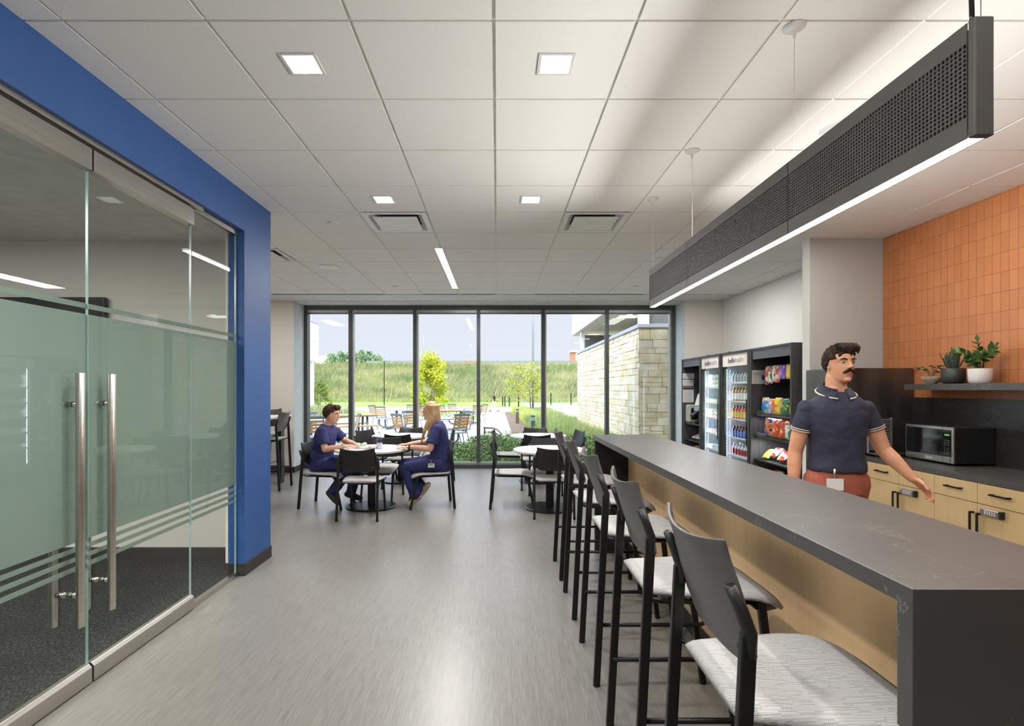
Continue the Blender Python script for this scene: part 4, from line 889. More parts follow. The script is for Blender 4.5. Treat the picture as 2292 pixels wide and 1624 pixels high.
HT=[(.124,-.008,-.030,.014,2),(.118,.022,-.052,.036,2),(.105,.050,-.074,.055,2.1),(.08,.073,-.091,.068,2.2),(.05,.085,-.099,.075,2.2),(.03,.089,-.101,.0765,2.2),(.012,.083,-.100,.076,2.2),(-.015,.083,-.094,.0735,2.2),(-.04,.083,-.080,.069,2.2),(-.06,.083,-.066,.063,2.2),(-.08,.081,-.052,.054,2.1),(-.098,.078,-.036,.043,2.1),(-.110,.068,-.018,.030,2),(-.116,.050,.0,.014,2)]
def head(g,c,yaw,pitch=0,s_=1.0,fem=False):
    Rm=(Matrix.Rotation(yaw,3,'Z')@Matrix.Rotation(pitch,3,'Y'))   # face looks along local +x
    P=lambda x,y,z: V(c)+Rm@V((x*s_,y*s_,z*s_))
    E=lambda x,y,z,rx,ry,rz: g.ell(P(x,y,z),(rx*s_,ry*s_,rz*s_),18,13,Rm)
    rs=[]; NR=44
    for i in range(NR+1):
        z=HT[0][0]+(HT[-1][0]-HT[0][0])*i/NR
        for a_,b_ in zip(HT,HT[1:]):
            if a_[0]>=z>=b_[0]-1e-9:
                u=(a_[0]-z)/(a_[0]-b_[0]); xf,xb,hw=[a_[k_]*(1-u)+b_[k_]*u for k_ in (1,2,3)]; break
        ring=[]
        for k_ in range(52):
            th=2*PI*k_/52; cc_,ss_=math.cos(th),math.sin(th); ex=2/2.25
            cx_=math.copysign(abs(cc_)**ex,cc_); sy_=math.copysign(abs(ss_)**ex,ss_); mid=-.012 if z>-.05 else -.012+(-.05-z)*.45
            x=mid+(xf-mid)*cx_ if cc_>0 else mid+(mid-xb)*cx_; y=hw*sy_
            if cc_>0: y*=1-.16*cc_*(1 if z<.02 else .6); x-=.010*abs(sy_)*cc_
            for q in (-1,1):   # eye sockets
                x-=.0085*math.exp(-((y-q*.031)/.017)**2-((z-.014)/.0105)**2)*(cc_>0)
            ring.append(P(x,y,z))
        rs.append(ring)
    g.rings(rs)
    g.cap(P(.083,0,.018),P(.103,0,-.015),.0075*s_,.0115*s_,12)
    for q in (-1,1): E(.094,q*.010,-.020,.012,.0085,.0085); E(-.006,q*.0745,-.006,.017,.008,.028)
    E(.080,0,-.049,.013,.024,.010); E(.078,0,-.062,.012,.018,.008); E(.066,0,-.096,.018,.022,.016)
    return P,Rm
def torso(g,secs,n=2.5,seg=36):
    """secs: (centre, side axis, front axis, half width, half depth)"""
    rs=[]
    for c_,sa,fa,hw,hd in secs:
        c_,sa,fa=V(c_),V(sa),V(fa); rs.append([c_+sa*hw*math.copysign(abs(math.cos(t_))**(2/n),math.cos(t_))+fa*hd*math.copysign(abs(math.sin(t_))**(2/n),math.sin(t_)) for t_ in [2*PI*k_/seg for k_ in range(seg)]])
    g.rings(rs)
def face(root,P,Rm,s_=1.0,hairmat='hair_dark',smile=False,closed=False):
    for q in (-1,1):
        g=MB(root.location); g.ell(P(.0665,q*.031,.012),(.0125*s_,.0130*s_,.0052*s_),14,9,Rm); e=g.build('eye','eye_white',root,smooth=True)
        g=MB(root.location); g.ell(P(.0768,q*.031,.012),(.0040*s_,.0058*s_,.0050*s_),12,7,Rm); g.build('iris','eye_dark',e,smooth=True)
        g=MB(root.location); g.tube([P(.0845,q*.014,.030),P(.0835,q*.031,.036),P(.071,q*.050,.031)],[.0028,.0045,.002],8); g.build('eyebrow',hairmat,root,smooth=True)
    g=MB(root.location); k_=.006 if smile else 0
    g.tube([P(.077,-.025,-.056+k_),P(.088,-.011,-.0555),P(.0905,0,-.055),P(.088,.011,-.0555),P(.077,.025,-.056+k_)],[.0015,.004,.0048,.004,.0015],8); g.build('lips','lips',root,smooth=True)
def limb(g,pts,rs,seg=16):
    for a,b_,r0,r1 in zip(pts,pts[1:],rs,rs[1:]): g.cap(a,b_,r0,r1,seg)
def clumps(g,P,spec,rng,n,r0,r1):
    pass
# ----- walking man -----
cx,cy=2.05,3.2
root=thing('person','man walking past in a dark navy polo shirt and rust trousers','person',(cx,cy,0)); O=root.location
yaw=-PI/2-.12       # body faces the camera, a little to its right
fw=V((math.cos(yaw),math.sin(yaw),0)); lf=V((-fw.y,fw.x,0))  # lf: his left side (image right)
def B(f_,l_,z): return V((cx,cy,0))+fw*f_+lf*l_+V((0,0,z))
g=MB(O)
P,Rm=head(g,(cx+.01,cy-.03,1.632),yaw+.10,0,.94)
limb(g,[B(-.01,0,1.40),B(.0,.0,1.56)],[.060,.056])
MT=[(.88,.138,.095),(.98,.142,.10),(1.08,.124,.092),(1.2,.132,.096),(1.30,.150,.10),(1.37,.150,.092),(1.405,.130,.08),(1.43,.098,.066),(1.455,.064,.056),(1.50,.054,.054)]
torso(g,[(B(0,0,z),lf,fw,a_,b_) for z,a_,b_ in MT])
# legs mid stride
for q,f_ in ((-1,.18),(1,-.14)):
    limb(g,[B(0,q*.09,.92),B(f_*.75,q*.09,.50),B(f_*1.0-.10*(q>0),q*.09,.10)],[.092,.060,.042])
    a=B(f_*1.0-.10*(q>0),q*.09,.06)
    limb(g,[a-fw*.05,a+fw*.12+V((0,0,-.015))],[.035,.03])
# arms: his right (image left) hangs back, his left (image right) swings out and down
RS=B(-.005,-.168,1.368); RE=B(-.05,-.212,1.10); RW=B(-.02,-.238,.88)
LS=B(-.005,.168,1.368); LE=B(.0,.262,1.125); LW=B(.08,.375,.970)
limb(g,[RS,RS.lerp(RE,.5),RE,RE.lerp(RW,.35),RW],[.044,.049,.041,.042,.026]); limb(g,[LS,LS.lerp(LE,.5),LE,LE.lerp(LW,.35),LW],[.044,.049,.042,.043,.027])
hand(g,RW,(RW-RE),lf,.5,1); hand(g,LW,(LW-LE)+lf*.03,(-lf*.8-V((0,0,.3))),.42,-1,.98)
g.build('body','skin_warm',root,remesh=.0045,smoothing=3)
face(root,P,Rm,.94,'hair_dark')
g=MB(O)
for q in (-1,1): g.tube([P(.092,q*.001,-.037),P(.092,q*.015,-.041),P(.083,q*.030,-.049),P(.077,q*.037,-.056)],[.0065,.0085,.0065,.002],10)
g.build('moustache','hair_dark',root,smooth=True)
def shorthair(P,Rm,mat,seed,n=150,len_=.03,front=.09,fringe=0,top=.03,back=-.04,root=None,sides=.0):
    g=MB(root.location); rng=random.Random(seed)
    C=(-.012,0,.022); A=(.090,.077,.103)
    def S(az,el,k_=1.0): return V((C[0]+A[0]*k_*math.cos(el)*math.cos(az)-(.012 if math.cos(az)<0 else 0),A[1]*k_*math.cos(el)*math.sin(az),C[2]+A[2]*k_*math.sin(el)))
    g.ell(P(-.022,0,.046),(.087,.0755,.078),24,15,Rm); g.ell(P(-.045,0,.0),(.062,.073,.07),20,13,Rm)
    for i in range(n):   # locks lie along the scalp, swept from a crown whorl
        az=rng.uniform(-PI,PI); el=rng.uniform(.30,1.45)
        if rng.random()<.35: az=rng.uniform(1.5,4.8); el=rng.uniform(-.35,.5)
        lo_=.60-.5*fringe*8 if abs((az+PI)%(2*PI)-PI)<1.0 else (.10 if abs((az+PI)%(2*PI)-PI)<1.75 else -.45)
        el1=max(lo_,el-.42-rng.random()*.15); az1=az+rng.uniform(-.15,.45)
        th=rng.uniform(1.0,1.0+len_*3.6); p=[S(az,el,1.0),S((az*2+az1)/3,(el*1.5+el1)/2.5,th),S(az1,el1,th*.99)]
        g.tube([P(*q) for q in p],[.009,.0085,.003],7)
    if fringe:
        for k_ in range(16):
            y=-.058+k_*.0077; w1_=.010*math.sin(k_*1.7); g.tube([P(.045,y,.118+top*.3),P(.082-abs(y)*.2,y+.008,.112-.01+w1_*.5),P(.090-abs(y)*.45,y+.014,.104-fringe+w1_)],[.013,.012,.004],7)
    return g.build('hair',mat,root,remesh=.0030,smoothing=1)
shorthair(P,Rm,'hair_dark',5,300,.034,fringe=.028,root=root)
# polo shirt
g=MB(O)
PT=[(.992,.156,.120),(1.005,.160,.122),(1.08,.146,.112),(1.18,.148,.112),(1.28,.162,.116),(1.34,.172,.112),(1.385,.168,.102),(1.415,.150,.091),(1.44,.120,.082),(1.46,.088,.074),(1.472,.068,.062)]
torso(g,[(B(.003,0,z),lf,fw,a_,b_) for z,a_,b_ in PT])
for S_,E_ in ((RS,RE),(LS,LE)): g.tube([S_-(E_-S_)*.02,S_.lerp(E_,.3),S_.lerp(E_,.50),S_.lerp(E_,.505)],[.050,.056,.058,.045],18); g.ell(S_-V((0,0,.002)),.055)
g.build('polo_shirt','polo_navy',root,remesh=.0055,smoothing=12,disp=(.014,.08))
for S_,E_ in ((RS,RE),(LS,LE)):
    d=(E_-S_).normalized(); c_=S_.lerp(E_,.50)
    for w_ in (0,.012): MB(O).tube([c_-d*(.004+w_),c_+d*(.001-w_)],.0590,28).build('sleeve_band','polo_trim',root,smooth=False)
# collar: two turned-down flaps
for q in (-1,1):
    g=MB(O); ring=[]
    for k_ in range(9):
        a=PI-k_*PI/8*.90; fx=math.cos(a); ly=math.sin(a)*q
        up=B(-.006+fx*.068,ly*.066,1.530-.050*(fx+1)/2); dn=B(-.004+fx*.104,ly*(.108),1.496-.072*(fx+1)/2); ring.append((up,dn))
    g.rings([[u_+V((0,0,.004)),d_+V((0,0,.004)),d_-V((0,0,.004)),u_-V((0,0,.004))] for u_,d_ in ring]); co=g.build('collar','polo_navy',root,smooth=True)
    g=MB(O); g.tube([d_+V((0,0,.003)) for u_,d_ in ring],.0048,6); g.build('collar_stripe','polo_trim',co,smooth=True)
g=MB(O); torso(g,[(B(.002,0,z),lf,fw,a_,b_) for z,a_,b_ in [(.86,.150,.112),(.93,.154,.114),(1.02,.146,.108),(1.05,.142,.106)]])
for q,f_ in ((-1,.18),(1,-.14)): limb(g,[B(0,q*.09,.93),B(f_*.75,q*.09,.50),B(f_-.10*(q>0),q*.09,.12)],[.095,.072,.062])
g.build('trousers','pants_rust',root,remesh=.008,smoothing=3,disp=(.010,.10))
for q,f_ in ((-1,.18),(1,-.14)):
    a=B(f_-.10*(q>0),q*.09,.05); g=MB(O); limb(g,[a-fw*.06,a+fw*.04,a+fw*.15+V((0,0,-.012))],[.046,.048,.036]); g.build('shoe','shoe_grey',root,remesh=.008,smoothing=2)
c_=B(.118,-.065,.985); g=MB(O); g.obox(c_+fw*.005+V((0,0,-.055)),(lf,(0,0,1),fw),(.046,.034,.0018)); bd=g.build('id_badge','white_plastic',root); MB(O).tube([c_+V((0,0,.035)),c_+V((0,0,-.02))],.008,8).build('badge_clip','steel_handle',bd,smooth=True)
# ----- seated people -----
def seated(lab,ox,oy,dirx,joints,spec):
    root=thing('person',lab,'person',(ox,oy,0)); O=root.location; J={k_:V(v) for k_,v in joints.items()}
    D=V(spec['dir']).normalized(); Sd=V((-D.y,D.x,0)); g=MB(O)
    P,Rm=head(g,J['head'],spec['hyaw'],spec.get('pitch',0),spec.get('hs',.97))
    ch=J['chest']; pe=J['pelvis']; nk=J['neck']
    g.cap(nk,J['head']+V((0,0,-.04))-D*.02,.055,.05)
    up=(ch-pe).normalized(); ft=(D-up*D.dot(up)).normalized(); hs_=spec.get('bulk',1.0)
    def TS(ex,lo): return [(pe+(ch-pe)*u+up*0,Sd,ft,(a_+ex)*hs_,(b_+ex)*hs_) for u,a_,b_ in ((lo,.150,.110),(.15,.158,.118),(.45,.142,.108),(.75,.155,.110),(1.0,.168,.105),(1.17,.165,.088),(1.28,.120,.070),(1.38,.066,.056))]
    torso(g,TS(0,-.15))
    out=[g]
    for s_ in ('n','f'):
        S_,E_,W_=J['sh'+s_],J['el'+s_],J['wr'+s_]; limb(g,[S_,S_.lerp(E_,.5),E_,E_.lerp(W_,.35),W_],[.048,.045,.038,.039,.025]); hd=V(spec['hd'+s_]); hand(g,W_,hd,spec['hn'],spec['curl'],spec['side'+s_],.92,.3)
        H_,K_,A_,T_=J['hip'+s_],J['kn'+s_],J['an'+s_],J['toe'+s_]; limb(g,[H_,K_,A_],[.08,.052,.038]); limb(g,[A_,A_.lerp(T_,.5)+V((0,0,-.01)),T_],[.038,.034,.028])
    g.build('body','skin',root,remesh=.0055,smoothing=4)
    face(root,P,Rm,.97,spec['hair'],smile=True)
    g=MB(O)   # scrub top
    torso(g,TS(.016,-.30))
    torso(g,[(pe+D*.01+V((0,0,z)),Sd,D,.172*hs_,.132*hs_) for z in (-.03,.02,.07)])
    for s_ in ('n','f'): S_,E_=J['sh'+s_],J['el'+s_]; g.ell(S_,.062); g.tube([S_,S_.lerp(E_,.4),S_.lerp(E_,.74),S_.lerp(E_,.75)],[.060,.070,.074,.05],18)
    g.build('scrub_top','scrub_navy',root,remesh=.006,smoothing=3,disp=(.014,.07))
    g=MB(O)
    for s_ in ('n','f'):
        H_,K_,A_=J['hip'+s_],J['kn'+s_],J['an'+s_]; limb(g,[H_,K_,K_.lerp(A_,.45),A_.lerp(K_,.10)],[.096,.070,.066,.066+spec.get('flare',0)])
    g.cap(J['hipn'],J['hipf'],.098,.098)
    g.build('scrub_trousers','scrub_navy',root,remesh=.007,smoothing=3,disp=(.014,.08))
    for s_ in ('n','f'):
        A_,T_=J['an'+s_],J['toe'+s_]; d=(T_-A_).normalized(); g=MB(O); hl=A_-d*.045+V((0,0,-.025)); limb(g,[hl,A_.lerp(T_,.45)+V((0,0,-.012)),T_],[.040,.042,.033]); g.cap(A_+V((0,0,-.01)),A_.lerp(T_,.3),.045,.042)
        sh=g.build('shoe',spec['shoe'],root,remesh=.007,smoothing=2)
    # v-neck collar band
    g=MB(O); c_=nk+V((0,0,-.028)); pts=[c_+D*(.052)+V((0,0,-.085))]
    for k_ in range(1,10): a=k_/10*2*PI; pts.append(c_+D*(.064*math.cos(a)-.006)+Sd*.066*math.sin(a)+V((0,0,.020-.05*(math.cos(a)+1)/2)))
    pts.append(pts[0]); g.tube(pts,.009,8); g.build('neckline','scrub_navy',root,smooth=True)
    return root,P,Rm,J,D,Sd
r1,P,Rm,J,D,Sd=seated('young man in navy scrubs with short brown hair, seated at table',-2.26,6.79,1,dict(
    head=(-2.115,6.78,1.155),neck=(-2.175,6.79,1.025),chest=(-2.20,6.79,.90),pelvis=(-2.265,6.79,.56),
    shn=(-2.19,6.615,.955),eln=(-2.135,6.545,.735),wrn=(-1.90,6.575,.775),shf=(-2.17,6.955,.955),elf=(-2.02,7.03,.79),wrf=(-1.85,6.86,.775),
    hipn=(-2.22,6.69,.54),knn=(-1.83,6.68,.52),ann=(-2.09,6.65,.17),toen=(-2.00,6.64,.055),hipf=(-2.22,6.89,.54),knf=(-1.80,6.93,.52),anf=(-1.93,6.95,.11),toef=(-1.80,6.96,.045)),
    dict(dir=(1,-.08,0),hyaw=-.10,pitch=.12,hdn=(1,.22,.02),hdf=(.75,-1,0),hn=(0,.25,-1),siden=-1,sidef=1,curl=.35,hair='hair_brown',shoe='shoe_grey'))
shorthair(P,Rm,'hair_brown',9,320,.045,fringe=.032,root=r1)
O=r1.location; d=(J['wrn']-J['eln']).normalized(); c_=J['wrn']-d*.02; wt=MB(O).tube([c_-d*.009,c_+d*.009],.031,20).build('wristwatch','gold',r1); MB(O).tube([c_-V((0,.028,-.006)),c_-V((0,.036,-.006))],.014,14).build('watch_dial','eye_white',wt)
g=MB(O); n_=J['neck']+V((0,0,-.028)); g.tube([n_+D*(.055*math.cos(a)+.012)+Sd*.058*math.sin(a)+V((0,0,-.055*(math.cos(a)+1)/2+.01)) for a in [k_*PI/6-PI for k_ in range(13)]],.004,6); g.build('necklace','black_metal',r1,smooth=True)
r2,P,Rm,J,D,Sd=seated('woman in navy scrubs with long blonde hair, seated at table',-.78,6.76,-1,dict(
    head=(-.855,6.75,1.20),neck=(-.80,6.75,1.07),chest=(-.755,6.76,.93),pelvis=(-.715,6.76,.56),
    shn=(-.755,6.585,.985),eln=(-.83,6.52,.745),wrn=(-1.10,6.56,.765),shf=(-.775,6.93,.985),elf=(-.90,6.96,.79),wrf=(-1.14,6.80,.775),
    hipn=(-.74,6.65,.54),knn=(-1.17,6.63,.50),ann=(-1.01,6.62,.135),toen=(-1.11,6.61,.04),hipf=(-.74,6.86,.54),knf=(-1.19,6.84,.52),anf=(-.95,6.72,.20),toef=(-.87,6.68,.28)),
    dict(dir=(-1,-.06,0),hyaw=PI+.06,pitch=0,hdn=(-1,.05,-.05),hdf=(-1,-.35,0),hn=(0,0,-1),siden=1,sidef=-1,curl=.22,hair='hair_brown',shoe='shoe_tan',flare=.012))
# long hair
O=r2.location; g=MB(O); rg=random.Random(2)
g.ell(P(-.018,0,.050),(.092,.081,.084),20,13,Rm); g.ell(P(-.05,0,-.01),(.068,.078,.09),18,11,Rm)
for i in range(60):
    a=rg.uniform(-2.1,2.1); q=(math.cos(PI-a),math.sin(PI-a)); x=-.03+.078*q[0]; y=.082*q[1]
    if x>.02: x=.02-.01*rg.random()
    p0=P(x,y,.07); p1=P(x*1.08-.005,y*1.12,-.06); low=-.22-.12*rg.random(); side=-1 if y*1<0 else 1
    p2=P(x*1.0-.02+(.03 if abs(y)>.06 else 0),y*1.25,-.15); p3=P(x-.03+(.06 if abs(y)>.06 else -.02),y*1.3,low)
    g.cap(p0,p1,.014,.014,8); g.cap(p1,p2,.014,.013,8); g.cap(p2,p3,.013,.005,8)
for k_ in range(8):  # near-side lock falling over the chest, thumb-thick
    p=[P(.0,.082,-.04),P(.012+.004*k_,.100,-.14),P(.05+.004*k_,.118,-.25),P(.085+.005*k_,.10,-.355-.01*k_)]
    for a_,b_,ra,rb_ in zip(p,p[1:],(.014,.013,.011),(.013,.011,.004)): g.cap(a_,b_,ra,rb_,8)
for k_ in range(6):
    p=[P(-.08,.02*(k_-3),-.10),P(-.115,.022*(k_-3),-.22),P(-.13,.024*(k_-3),-.40-.02*(k_%3))]
    g.cap(p[0],p[1],.016,.014,8); g.cap(p[1],p[2],.014,.005,8)
g.build('hair','hair_blonde',r2,remesh=.004,smoothing=1,)
d=(J['wrn']-J['eln']).normalized(); c_=J['wrn']-d*.015; wt=MB(O).tube([c_-d*.008,c_+d*.008],.031,20).build('wristwatch','watch_black',r2); MB(O).tube([c_+V((0,0,.026)),c_+V((0,0,.034))],.016,14).build('watch_dial','watch_black',wt)
c_=V((-.80,6.535,.60)); g=MB(O); g.box(-.855,-.775,6.528,6.531,.515,.565); bd=g.build('id_badge','white_plastic',r2); MB(O).tube([(-.815,6.53,.566),(-.82,6.53,.60),(-.835,6.535,.61)],.005,8).build('badge_clip','steel_handle',bd,smooth=True)
g=MB(O); g.box(-.85,-.795,6.527,6.528,.54,.556); g.build('badge_print','galv',bd)
# ----- distant walker outdoors -----
ox,oy,oz=-.30,47.8,-.60
root=thing('person','distant walker in black shirt and beige trousers on the path','person',(ox,oy,oz)); O=root.location
def W(x,y,z): return V((ox+x,oy+y,oz+z))
g=MB(O); P,Rm=head(g,W(.08,0,1.62),0,0); g.cap(W(.03,0,1.42),W(.06,0,1.55),.06,.055)
for l_ in (-.12,0,.12): g.cap(W(.02,l_,1.38),W(0,l_*.8,1.0),.085,.10)
limb(g,[W(.02,-.2,1.38),W(-.06,-.22,1.12),W(-.04,-.22,.88)],[.05,.042,.03]); limb(g,[W(.02,.2,1.38),W(.16,.22,1.15),W(.40,.22,1.05)],[.05,.042,.03])
hand(g,W(-.04,-.22,.88),(0.1,0,-1),(0,1,0),.4,1); hand(g,W(.40,.22,1.05),(1,0,-.3),(0,-1,0),.4,1)
for q,kx,ax,tz in ((-1,.12,.36,.10),(1,-.10,-.42,.14)): limb(g,[W(0,q*.09,.92),W(kx,q*.09,.5),W(ax*.9,q*.09,tz)],[.09,.06,.045]); 
g.build('body','skin',root,remesh=.012,smoothing=2); face(root,P,Rm,1,'hair_dark')
g=MB(O); g.ell(P(-.03,0,.045),(.09,.083,.085),16,10,Rm); g.ell(P(-.05,0,0),(.06,.075,.07),16,10,Rm); g.build('hair','hair_dark',root,smooth=True)
g=MB(O)
for l_ in (-.13,0,.13): g.cap(W(.02,l_,1.40-.1*abs(l_)),W(0,l_*.8,.98),.10,.115)
g.cap(W(.02,-.2,1.38),W(-.04,-.22,1.18),.07,.07); g.cap(W(.02,.2,1.38),W(.12,.22,1.2),.07,.07); g.build('shirt','black_matte',root,remesh=.012,smoothing=2)
g=MB(O)
for q,kx,ax,tz in ((-1,.12,.36,.12),(1,-.10,-.42,.16)): limb(g,[W(0,q*.09,.95),W(kx,q*.09,.5),W(ax*.9,q*.09,tz)],[.115,.085,.07])
g.build('trousers',M('trousers_beige',(214,200,184),.8),root,remesh=.012,smoothing=2)
for q,ax,rz_ in ((-1,.33,.05),(1,-.38,.06)): MB(O).ell(W(ax+.05,q*.09,.05),(.15,.05,.05)).build('shoe','sole_black',root,smooth=True)
# ---------------- outdoors ----------------
def gz(y):
    return -.02 if y<18 else (-.02-.58*(y-18)/30 if y<48 else -.60)
ro=random.Random(21)
def strip(name,mat,left,right,lift,kind=S,label=None,cat=None):  # left/right: lists of (x,y)
    ys=sorted(set([p[1] for p in left]+[p[1] for p in right]+[y for y in (18,48) if left[0][1]<y<left[-1][1]]))
    def at(L,y):
        for a,b_ in zip(L,L[1:]):
            if a[1]<=y<=b_[1]: return a[0]+(b_[0]-a[0])*(y-a[1])/max(1e-6,b_[1]-a[1])
        return L[0][0] if y<L[0][1] else L[-1][0]
    g=MB(); R4=[[(at(left,y),y,gz(y)+lift),(at(right,y),y,gz(y)+lift),(at(right,y),y,gz(y)-.05),(at(left,y),y,gz(y)-.05)] for y in ys]; g.rings(R4)
    o=g.build(name,mat,kind=kind); return o
f=MB(); R4=[[(-70,y,z),(90,y,z),(90,y,z-.3),(-70,y,z-.3)] for y,z in ((10.06,-.03),(18,-.03),(48,-.61),(80,-.61))]; f.rings(R4); f.build('lawn_ground','lawn',kind=S)
strip('patio_slab','patio_concrete',[(-9.5,10.06),(-9.5,17)],[(.45,10.06),(.47,17)],.012)
strip('patio_terrace','concrete_path',[(-9.9,17),(-8.5,29)],[(.47,17),(-1.2+.1,29)],.012)
strip('footpath','concrete_path',[(-1.0,28.5),(-1.8,41),(-3.2,48.6)],[(.55,28.5),(.62,41),(.95,48.6)],.014)
strip('footpath_b','concrete_path',[(-.6,17),(-1.1,29)],[(.48,17),(.55,29)],.013)
strip('footpath_c','concrete_path',[(-60,50.5),(-60,59)],[(1.6,50.5),(1.6,56)],.012)
strip('footpath_d','concrete_path',[(-9.5,28.5),(-8.6,38),(-13,51)],[(-5.4,28.5),(-5.9,38),(-3.5,51)],.013)
strip('paver_band',M('paver',(214,205,196),.9,rgb2=(178,172,166),ns=1.6,lo=.48,hi=.52),[(-2.6,48.2),(-2.6,51.4)],[(1.4,48.2),(1.4,51.4)],.02)
strip('gravel_yard','gravel_drive',[(3.6,18),(3.4,24),(4.2,36),(5.0,52),(3.4,60)],[(60,18),(60,24),(60,36),(60,52),(60,74)],.014)
strip('mulch_bed','mulch',[(.47,11.5),(.48,17),(.56,29),(.62,45)],[(1.1,11.5),(1.2,17),(1.3,29),(1.15,45)],.018)
strip('planting_bed','soil_green',[(-1.15,10.08),(-1.0,12.6),(.5,13.0),(1.1,17),(1.25,29),(1.3,47)],[(2.9,10.08),(2.9,18.5),(3.5,20),(3.4,24),(4.0,36),(4.6,50)],.016)
# embankment
g=MB(); rows=[]
prof=[(78,-.61),(80,-.4),(84,1.2),(88,3.0),(92,4.8),(95,5.6),(98,5.8),(190,5.8)]
for y,z in prof: rows.append([(x,y,z+(.25*mnoise.noise(V((x*.08,y*.1,0))) if 80<y<95 else 0)) for x in range(-110,131,6)])
W_=len(rows[0]); g.add([p for r_ in rows for p in r_],[(j*W_+i,j*W_+i+1,(j+1)*W_+i+1,(j+1)*W_+i) for j in range(len(rows)-1) for i in range(W_-1)])
g.build('embankment_ground',M('berm_soil',(150,168,100),.95,rgb2=(120,146,84),ns=.25),kind=S)
def bz(y):
    for a,b_ in zip(prof,prof[1:]):
        if a[0]<=y<=b_[0]: return a[1]+(b_[1]-a[1])*(y-a[0])/(b_[0]-a[0])
    return 5.8
def blade(g,x,y,z,h,w_,lx,ly,mi):
    g.m=mi; b_=len(g.v); a=ro.uniform(0,PI); cx_,cy_=math.cos(a)*w_,math.sin(a)*w_
    g.v+=[V((x-cx_,y-cy_,z)),V((x+cx_,y+cy_,z)),V((x+lx*.35+cx_*.8,y+ly*.35+cy_*.8,z+h*.6)),V((x+lx*.35-cx_*.8,y+ly*.35-cy_*.8,z+h*.6)),V((x+lx,y+ly,z+h))]
    g.f+=[(b_,b_+1,b_+2,b_+3),(b_+3,b_+2,b_+4)]; g.mi+=[mi,mi]
class Raw(MB):
    pass
def grassobj(name,lab,cat,mats,gen):
    g=MB(); gen(g)
    me=bpy.data.meshes.new(name); me.from_pydata([tuple(p) for p in g.v],[],g.f)
    for m_ in mats: me.materials.append(MATS[m_])
    me.polygons.foreach_set('material_index',g.mi); me.update(); o=bpy.data.objects.new(name,me); COL.objects.link(o); return tag(o,lab,cat,kind='stuff')
def gen(g):
    for i in range(75000):
        y=78.5+ (ro.random()**1.0)*18.5; hw=.62*y
        x=ro.uniform(-.42*y,.24*y); nn=mnoise.noise(V((x*.12,y*.35,3)))
        u=(y-78.5)/18.5; r_=ro.random()
        mi=0
        if u<.12: mi=1 if r_<.8 else 2
        elif u>.82: mi=3 if r_<.25 else (1 if r_<.8 else 2)
        else: mi= (0 if nn>-.05 else 1) if r_<.60 else (2 if nn<.35 else 1)
        h=(.55 if u<.12 else .75+.45*ro.random())*(1 if u<.85 else .35); blade(g,x,y,bz(y)-.05,h,.026,ro.uniform(.08,.42),ro.uniform(-.5,.1),mi)
grassobj('tall_grass','tall reedy grass covering the embankment','grass',['blade_green','blade_pale','blade_straw','blade_gold'],gen)
def gen(g):
    n=0
    while n<26000:
        y=12.6+(ro.random()**1.6)*35; u=(y-12.6)/35; xl_=1.05+.25*min(1,(y-12.6)/20); xr_=2.85 if y<18.5 else (3.45 if y<26 else 3.45+(y-26)*.05)
        x=ro.uniform(xl_,xr_); nn=mnoise.noise(V((x*.9,y*.4,8))); h=.30+.22*ro.random()+.18*max(0,nn)
        mi=0 if (y<24 or x>2.4) and ro.random()<.75 else (1 if ro.random()<.7 else 4)
        blade(g,x,y,gz(y),h,.0028+.00025*y,ro.uniform(-.14,.14),ro.uniform(-.14,.14),mi); n+=1
grassobj('ornamental_grass','soft green ornamental grass beside the paved footpath','grass',['blade_green','blade_pale','blade_straw','blade_gold','leaf_yellow'],gen)
def gen(g):
    for i in range(2500):
        x=ro.uniform(-10.4,-9.0); y=ro.uniform(22,33); blade(g,x,y,gz(y),.5+.5*ro.random(),.012,ro.uniform(-.3,.3),ro.uniform(-.3,.3),ro.choice((0,1,2)))
grassobj('wall_grass','wispy tall grass at the foot of the white building','grass',['blade_green','blade_pale','blade_straw'],gen)
def leafquad(g,c,s_,mi):
    b_=len(g.v); a=V((ro.gauss(0,1),ro.gauss(0,1),ro.gauss(0,1))).normalized(); q=a.orthogonal().normalized(); q2=a.cross(q)
    g.v+=[c-q*s_*.5,c+q2*s_*.32,c+q*s_*.6,c-q2*s_*.32]; g.f+=[(b_,b_+1,b_+2,b_+3)]; g.mi+=[mi]
def gen(g):
    for i in range(26000):
        x=ro.uniform(-1.05,2.85); y=10.15+ro.random()*3.0
        edge=-1.05+.25*(y-10.15)
        if x<edge: continue
        if y>12.2 and x<.3 and ro.random()<.5: continue
        top=.30+.14*mnoise.noise(V((x*2.2,y*2.2,5)))+.05
        if x>-.9 and x<.1: top+=.06
        leafquad(g,V((x,y,top*ro.random()**.5)),.035+.02*ro.random(),0 if ro.random()<.5 else (1 if ro.random()<.72 else 2))
grassobj('ground_cover','low leafy ground cover growing against the window','shrub',['leaf_mid','leaf_dark','blade_pale'],gen)
